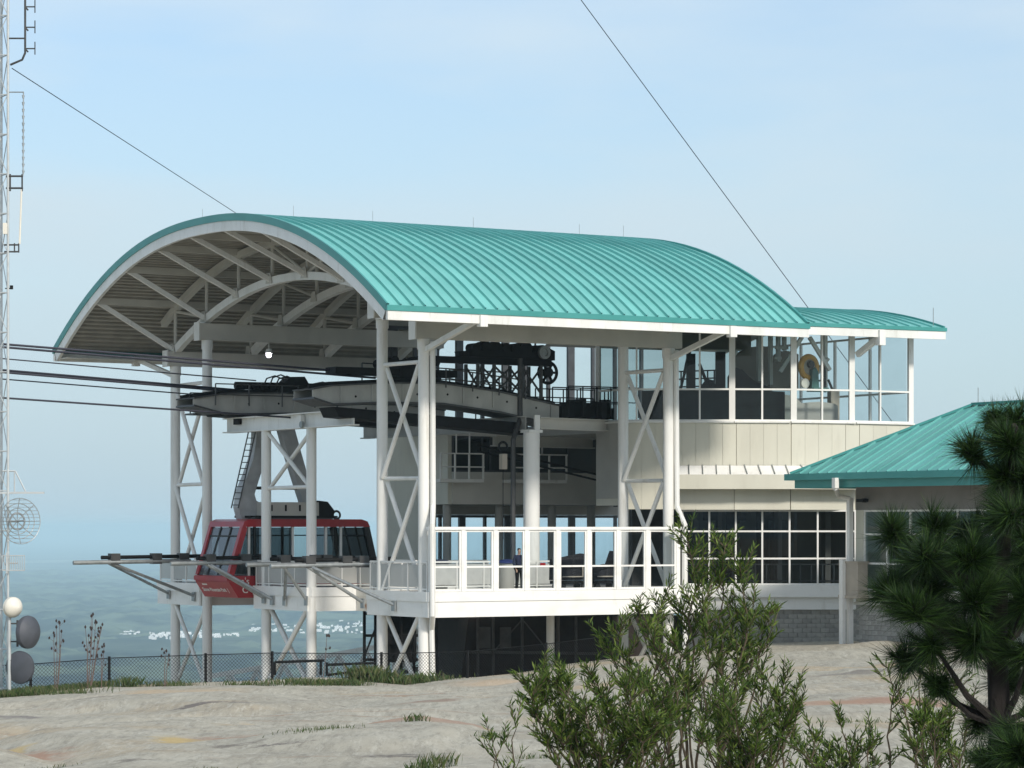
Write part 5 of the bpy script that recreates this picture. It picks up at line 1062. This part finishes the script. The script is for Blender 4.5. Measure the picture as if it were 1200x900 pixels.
def shrub(label, u, Y, stems, seed, leafL=.10, group='willow leaved shrubs on the rock', dens=1.0):
    """stems: (u, v, dY, bushiness) tips as surveyed; each stem leaves the root, curves and carries leafy twigs"""
    r = random.Random(seed); X = (u-600)/F*Y; g = ground(X, Y); T = Thing('willow_shrub', label, 'shrub', (X, Y, g), 'W', group=group); st = MB(); LP = []; LD = []; LL = []
    for (tu, tv, dY, bush) in stems:
        tip = at(tu, tv, Y+dY); root = Vector((X + r.uniform(-.12, .12)*2 + (tip.x-X)*.18, Y + r.uniform(-.15, .15), g-.05)); H = (tip-root).length
        bow = Vector((r.uniform(-.1, .1), r.uniform(-.1, .1), 0))*H + Vector((0, 0, .08*H)); N = 9
        pts = [root*(1-t) + tip*t + bow*math.sin(t*math.pi)*.8 + Vector((r.uniform(-1, 1), r.uniform(-1, 1), 0))*.02*H for t in [i/N for i in range(N+1)]]; pts[-1] = tip
        st.path(pts, [.016*(1-.8*i/N)*(.6+.25*H) for i in range(N+1)], 5)
        nt = max(3, int(bush*H*8.5*dens))
        for k in range(nt):
            t = 1 - (r.random()**1.5)*.72; i = min(N-1, int(t*N)); f = t*N-i; p = pts[i]*(1-f) + pts[i+1]*f; dd = (pts[i+1]-pts[i]).normalized(); an = r.uniform(0, 6.283)
            side = Vector((math.cos(an), math.sin(an), r.uniform(.1, .9))); tw = (dd*r.uniform(.4, 1.0) + side*.9).normalized(); tl = r.uniform(.14, .42)*(1.15-.45*t)*(.7+.15*H)
            q = p + tw*tl + Vector((0, 0, .25*tl*tl)); st.path([p, p*.5+q*.5+Vector((0, 0, -.02)), q], [.006, .005, .003], 4, False)
            nl = int(r.uniform(14, 24)*bush**.3*(.5+tl*1.8))
            for j in range(nl):
                s = (j+.4)/nl; lp = p*(1-s) + q*s; a2 = r.uniform(0, 6.283); ld = tw*r.uniform(.5, 1.1) + Vector((math.cos(a2), math.sin(a2), r.uniform(-.35, .5)))*.62; LP.append(lp); LD.append(ld); LL.append(leafL*r.uniform(.7, 1.35))
        for j in range(12): s = j/12; lp = pts[-2]*(1-s) + pts[-1]*s; a2 = r.uniform(0, 6.283); LP.append(lp); LD.append(Vector((math.cos(a2)*.5, math.sin(a2)*.5, 1))); LL.append(leafL*r.uniform(.7, 1.1))
    T.part('stems', st, M_twig); LP = np.array([list(p - T.base) for p in LP]); LD = np.array([list(d) for d in LD]); LL = np.array(LL)
    Vv, Ff = leaves(LP, LD, LL, LL*.165, seed); o = link('foliage', npmesh('foliage', Vv, Ff, 3, M_leaf), T.o); o['kind'] = 'stuff'
    return T
def spread(r, u0, u1, v0, v1, n, b=(1., 1.6)): return [(r.uniform(u0, u1), r.triangular(v0, v1, v0 + (v1-v0)*.4), r.uniform(-.5, .5), r.uniform(*b)) for _ in range(n)]
r_ = random.Random(5)
shrub('tall feathery willow shrub rising in front of the corner of the glass screen', 820, 30,
      [(806, 634, .1, 1.4), (850, 640, .2, 1.4), (868, 668, 0, 1.4), (836, 676, .1, 1.4), (824, 706, -.2, 1.4), (775, 706, 0, 1.2), (800, 718, .3, 1.2), (747, 716, .1, 1.1), (726, 736, 0, 1.1), (708, 748, .2, 1.0), (760, 736, -.3, 1.2), (884, 704, 0, 1.2), (900, 720, .2, 1.1), (906, 734, -.1, 1.1), (868, 716, .2, 1.3), (845, 744, -.2, 1.2), (790, 752, -.3, 1.2), (735, 768, -.2, 1.0), (880, 752, .1, 1.1)], 21, .088)
shrub('bushy low willow shrub spreading at the foot of the tall one on its left', 720, 28.5, spread(r_, 622, 800, 782, 875, 22, (1.1, 1.8)) + [(616, 800, 0, 1.0), (632, 790, .2, 1.1), (662, 790, 0, 1.5), (692, 788, .1, 1.5)], 22, .088)
shrub('leafy willow shrub leaning right over the rock with bare twigs below', 870, 28.5, spread(r_, 810, 930, 800, 882, 17, (.9, 1.4)) + [(934, 806, 0, 1.3), (918, 796, .1, 1.2), (938, 826, 0, 1.0), (895, 792, .1, 1.3)], 23, .086)
shrub('small sparse willow sprig standing alone left of the big shrubs', 600, 27, [(577, 862, 0, .6), (602, 842, 0, .7), (590, 868, .1, .4)], 24, .09)
shrub('low willow shrub with pale shoots at the bottom edge right of centre', 985, 26, spread(r_, 930, 1050, 856, 895, 11, (.7, 1.1)) + [(985, 846, 0, 1.0), (955, 862, 0, 1.0), (1020, 856, 0, .9)], 25, .085)
shrub('loose upright willow shrub with yellowish leaves just left of the pine trunk', 1090, 26, spread(r_, 1050, 1150, 820, 890, 12, (.7, 1.2)) + [(1080, 768, 0, 1.0), (1050, 802, 0, .8), (1096, 775, .1, 1.2), (1120, 800, 0, 1.2), (1040, 782, 0, .6)], 26, .085)
# pine
YP = 16.; 
def pp_(u, v, dy=0): return at(u, v, YP) + Vector((0, dy, 0))
bX = (1172-600)/F*YP; bz = ground(bX, YP); pine = Thing('pine_tree', 'dark young pine with long needles at the right edge', 'tree', (bX, YP, bz), 'W')
def taper(pts, r0, r1): n = len(pts); return [r0 + (r1-r0)*i/(n-1) for i in range(n)]
tr = [Vector((bX+.02, YP, bz-.2)), pp_(1172, 960), pp_(1172, 850), pp_(1168, 760), pp_(1172, 690), pp_(1178, 620), pp_(1186, 560), pp_(1190, 500)]
pine.part('trunk', MB().path(tr, taper(tr, .082, .018), 12), M_bark)
clus = [(1050, 625, .15, 42), (1078, 650, -.2, 40), (1040, 692, 0, 36), (1066, 716, -.25, 44), (1095, 690, .2, 42), (1090, 752, -.1, 40), (1064, 770, .1, 26), (1098, 618, .1, 26), (1128, 652, -.3, 34), (1145, 528, .1, 26), (1182, 520, -.1, 36), (1178, 556, 0, 34), (1196, 492, .1, 30), (1170, 490, .1, 14), (1200, 560, 0, 40), (1176, 600, -.3, 42), (1205, 640, -.2, 46), (1160, 660, .3, 44), (1130, 700, -.3, 44), (1190, 700, -.3, 48), (1215, 590, .3, 44), (1135, 745, -.2, 40), (1200, 760, -.2, 44), (1168, 728, .35, 40), (1225, 700, .2, 50), (1172, 872, -.6, 40), (1200, 850, -.4, 44), (1140, 885, -.5, 28), (1225, 800, .1, 46), (1100, 800, 0, 18), (1150, 625, .5, 44), (1185, 660, .5, 50), (1160, 690, .6, 44), (1195, 730, .5, 46), (1120, 665, .5, 40), (1205, 530, .3, 40), (1110, 720, .4, 38), (1155, 760, .6, 34), (1190, 800, .3, 40), (1205, 880, -.5, 46), (1160, 845, .2, 26), (1085, 700, .3, 36), (1070, 672, .2, 34), (1188, 615, .2, 44), (1215, 670, -.1, 46), (1185, 870, -.2, 40)]
br = MB(); rp_ = random.Random(77); NP = []; ND = []; NL = []
for (u, v, dy, rad) in clus:
    c = pp_(u, v, dy); zc = c.z - .18 - .25*abs(c.x-bX); tp = min(tr, key=lambda p: abs(p.z-zc)); mid = (tp+c)*.5 + Vector((0, 0, -.06)); br.path([tp, mid, c], [.026, .018, .008], 6)
    RR = rad*YP/F
    for k in range(int(7 + rad*.25)):
        d = Vector((rp_.gauss(0, 1), rp_.gauss(0, 1), rp_.gauss(0, .8)+.25)).normalized(); q = c + d*RR*rp_.uniform(.35, 1.0)*.8; br.path([c, (c+q)*.5 + Vector((0, 0, -.012)), q], [.007, .006, .004], 4, False); ax = (q-c).normalized() + Vector((0, 0, .35)); ax.normalize()
        for j in range(95):
            s = rp_.random(); p = q - ax*(.13*s); e = Vector((rp_.gauss(0, 1), rp_.gauss(0, 1), rp_.gauss(0, 1))); e = (e - ax*e.dot(ax)).normalized(); th = rp_.uniform(.25, 1.15)*(.6+.5*s); NP.append(p); ND.append(ax*math.cos(th) + e*math.sin(th)); NL.append(rp_.uniform(.10, .185))
pine.part('branches', br, M_bark)
NP = np.array([list(p - pine.base) for p in NP]); ND = np.array([list(d) for d in ND]); NL = np.array(NL); r2 = np.random.RandomState(3)
sd = np.cross(ND, r2.normal(size=ND.shape)); sd /= np.linalg.norm(sd, axis=1)[:, None]; wN = .0021
VV = np.stack([NP - sd*wN, NP + sd*wN, NP + ND*NL[:, None] + np.array([0, 0, -1.])*(NL[:, None]**2)*.9], 1).reshape(-1, 3); FF = np.arange(len(VV)).reshape(-1, 3)
o = link('needles', npmesh('needles', VV, FF, 3, M_needle), pine.o); o['kind'] = 'stuff'
# grass in the joints of the rock
gv = []; gr_ = random.Random(9)
def tuft(u, v, Y, rad, n, h):
    X = (u-600)/F*Y
    for _ in range(n):
        x = X + gr_.gauss(0, rad); y = Y + gr_.gauss(0, rad*.8); z = ground(x, y) - .03; a = gr_.uniform(0, 6.283); hh = h*gr_.uniform(.5, 1.2); b = gr_.uniform(.1, .6)*hh; w = gr_.uniform(.004, .009)*(1 if Y < 60 else 1.5)
        dx, dy = math.cos(a), math.sin(a); gv.extend([(x-dy*w, y+dx*w, z), (x+dy*w, y-dx*w, z), (x+dx*b*.35, y+dy*b*.35, z+hh*.65), (x+dx*b, y+dy*b, z+hh)])
for u in range(-10, 46, 5): tuft(u, 0, 100.5 + gr_.uniform(-2, 2), .4, 170, .28)
for u in range(48, 130, 5): tuft(u, 0, 104 + gr_.uniform(-1, .5), .35, 80, .26)
for (u, Y, rad, n, h) in ((88, 94, .4, 120, .3), (77, 93, .3, 80, .25), (152, 103.5, .22, 90, .5), (186, 103.6, .3, 90, .3), (205, 103.6, .3, 80, .28), (275, 100, .25, 60, .3), (288, 100, .3, 90, .35), (305, 100, .3, 60, .3), (345, 99, .4, 190, .32), (362, 98.5, .4, 130, .3), (375, 99, .3, 90, .3), (398, 99, .4, 220, .34), (412, 99, .3, 110, .32), (436, 104, .38, 420, .72), (452, 104, .5, 260, .42), (470, 104.5, .5, 260, .5), (490, 104.5, .4, 190, .4), (510, 105, .4, 120, .25), (367, 45, .28, 90, .12), (380, 45.5, .25, 60, .12), (487, 49, .1, 50, .2), (498, 36, .10, 45, .24), (510, 36.5, .12, 55, .27), (478, 36, .08, 25, .18), (60, 40, .14, 40, .1), (240, 36.5, .14, 50, .12), (575, 44, .12, 60, .15), (640, 40, .3, 80, .15), (215, 103, .3, 50, .25), (970, 60, .15, 40, .12), (1010, 45, .3, 60, .14), (930, 40, .3, 70, .15)): tuft(u, 0, Y, rad*1.15, int(n*1.5), h*.8)
V = np.array(gv); i = np.arange(len(V)//4)*4; Fg = np.concatenate([np.stack([i, i+1, i+2], 1), np.stack([i, i+2, i+3], 1)])
o = link('grass', npmesh('grass', V, Fg, 3, M_grass)); o['kind'] = 'stuff'
# dry weeds by the fence
def weed(label, u, v0, Y, branches, seed):
    r = random.Random(seed); X = (u-600)/F*Y; g = ground(X, Y); T = Thing('dry_weed', label, 'weed', (X, Y, g), 'W', group='dry weeds by the fence'); st = MB(); sdm = MB()
    for (bu, bv) in branches:
        tip = at(bu, bv, Y); root = Vector((X + (tip.x-X)*.25 + r.uniform(-.03, .03), Y, g-.05)); mid = root*.45 + tip*.55 + Vector((r.uniform(-.05, .05), 0, 0)); st.path([root, mid, tip], [.016, .012, .008], 5)
        for k in range(r.randint(2, 4)):
            s = r.uniform(.6, 1.0); p = root*(1-s) + tip*s; q = p + Vector((r.uniform(-.18, .18), r.uniform(-.1, .1), r.uniform(.02, .16))); st.path([p, q], [.007, .005], 4); sdm.lathe(q, (r.uniform(-.3, .3), 0, 1), [(-.05, 0), (-.02, .032), (.03, .035), (.07, 0)], 6)
        sdm.lathe(tip, (0, 0, 1), [(-.06, 0), (-.02, .038), (.03, .036), (.08, 0)], 6)
    T.part('stems', st, M_dry); T.part('seed_heads', sdm, M_seed, kind='stuff')
weed('short dry weed standing left of the taller one by the fence', 66, 0, 103, [(66, 735), (63, 742), (70, 730), (72, 740)], 1)
weed('tallest dry weed with dark seed heads by the fence', 102, 0, 103, [(100, 735), (107, 722), (112, 728), (118, 736), (104, 745), (115, 745), (120, 732), (109, 720)], 2)
weed('thin bent dry weed right beside the tallest one', 118, 0, 103, [(122, 757), (119, 768)], 3)
weed('single dark dry stalk just left of the far columns', 193, 0, 103, [(195, 763), (198, 768)], 4)
weed('single leaning stalk between the two pylon columns and the near ones', 376, 0, 103, [(383, 745)], 5)

# ------------------------------------------------------------------ the air: haze box round the whole scene
hb = MB().box(-61000, 61000, -61000, 61000, -245, 30).mesh('haze', smooth=False)
hmat = bpy.data.materials.new('haze_air'); hmat.use_nodes = True; n = hmat.node_tree; n.nodes.remove(n.nodes['Principled BSDF'])
pvn = n.nodes.new('ShaderNodeVolumePrincipled'); pvn.inputs['Color'].default_value = (.63, .875, 1, 1); pvn.inputs['Density'].default_value = 0.98e-4; pvn.inputs['Anisotropy'].default_value = -.15
n.links.new(pvn.outputs[0], n.nodes['Material Output'].inputs['Volume']); hb.materials.append(hmat)
struct('haze', hb, kind='stuff')
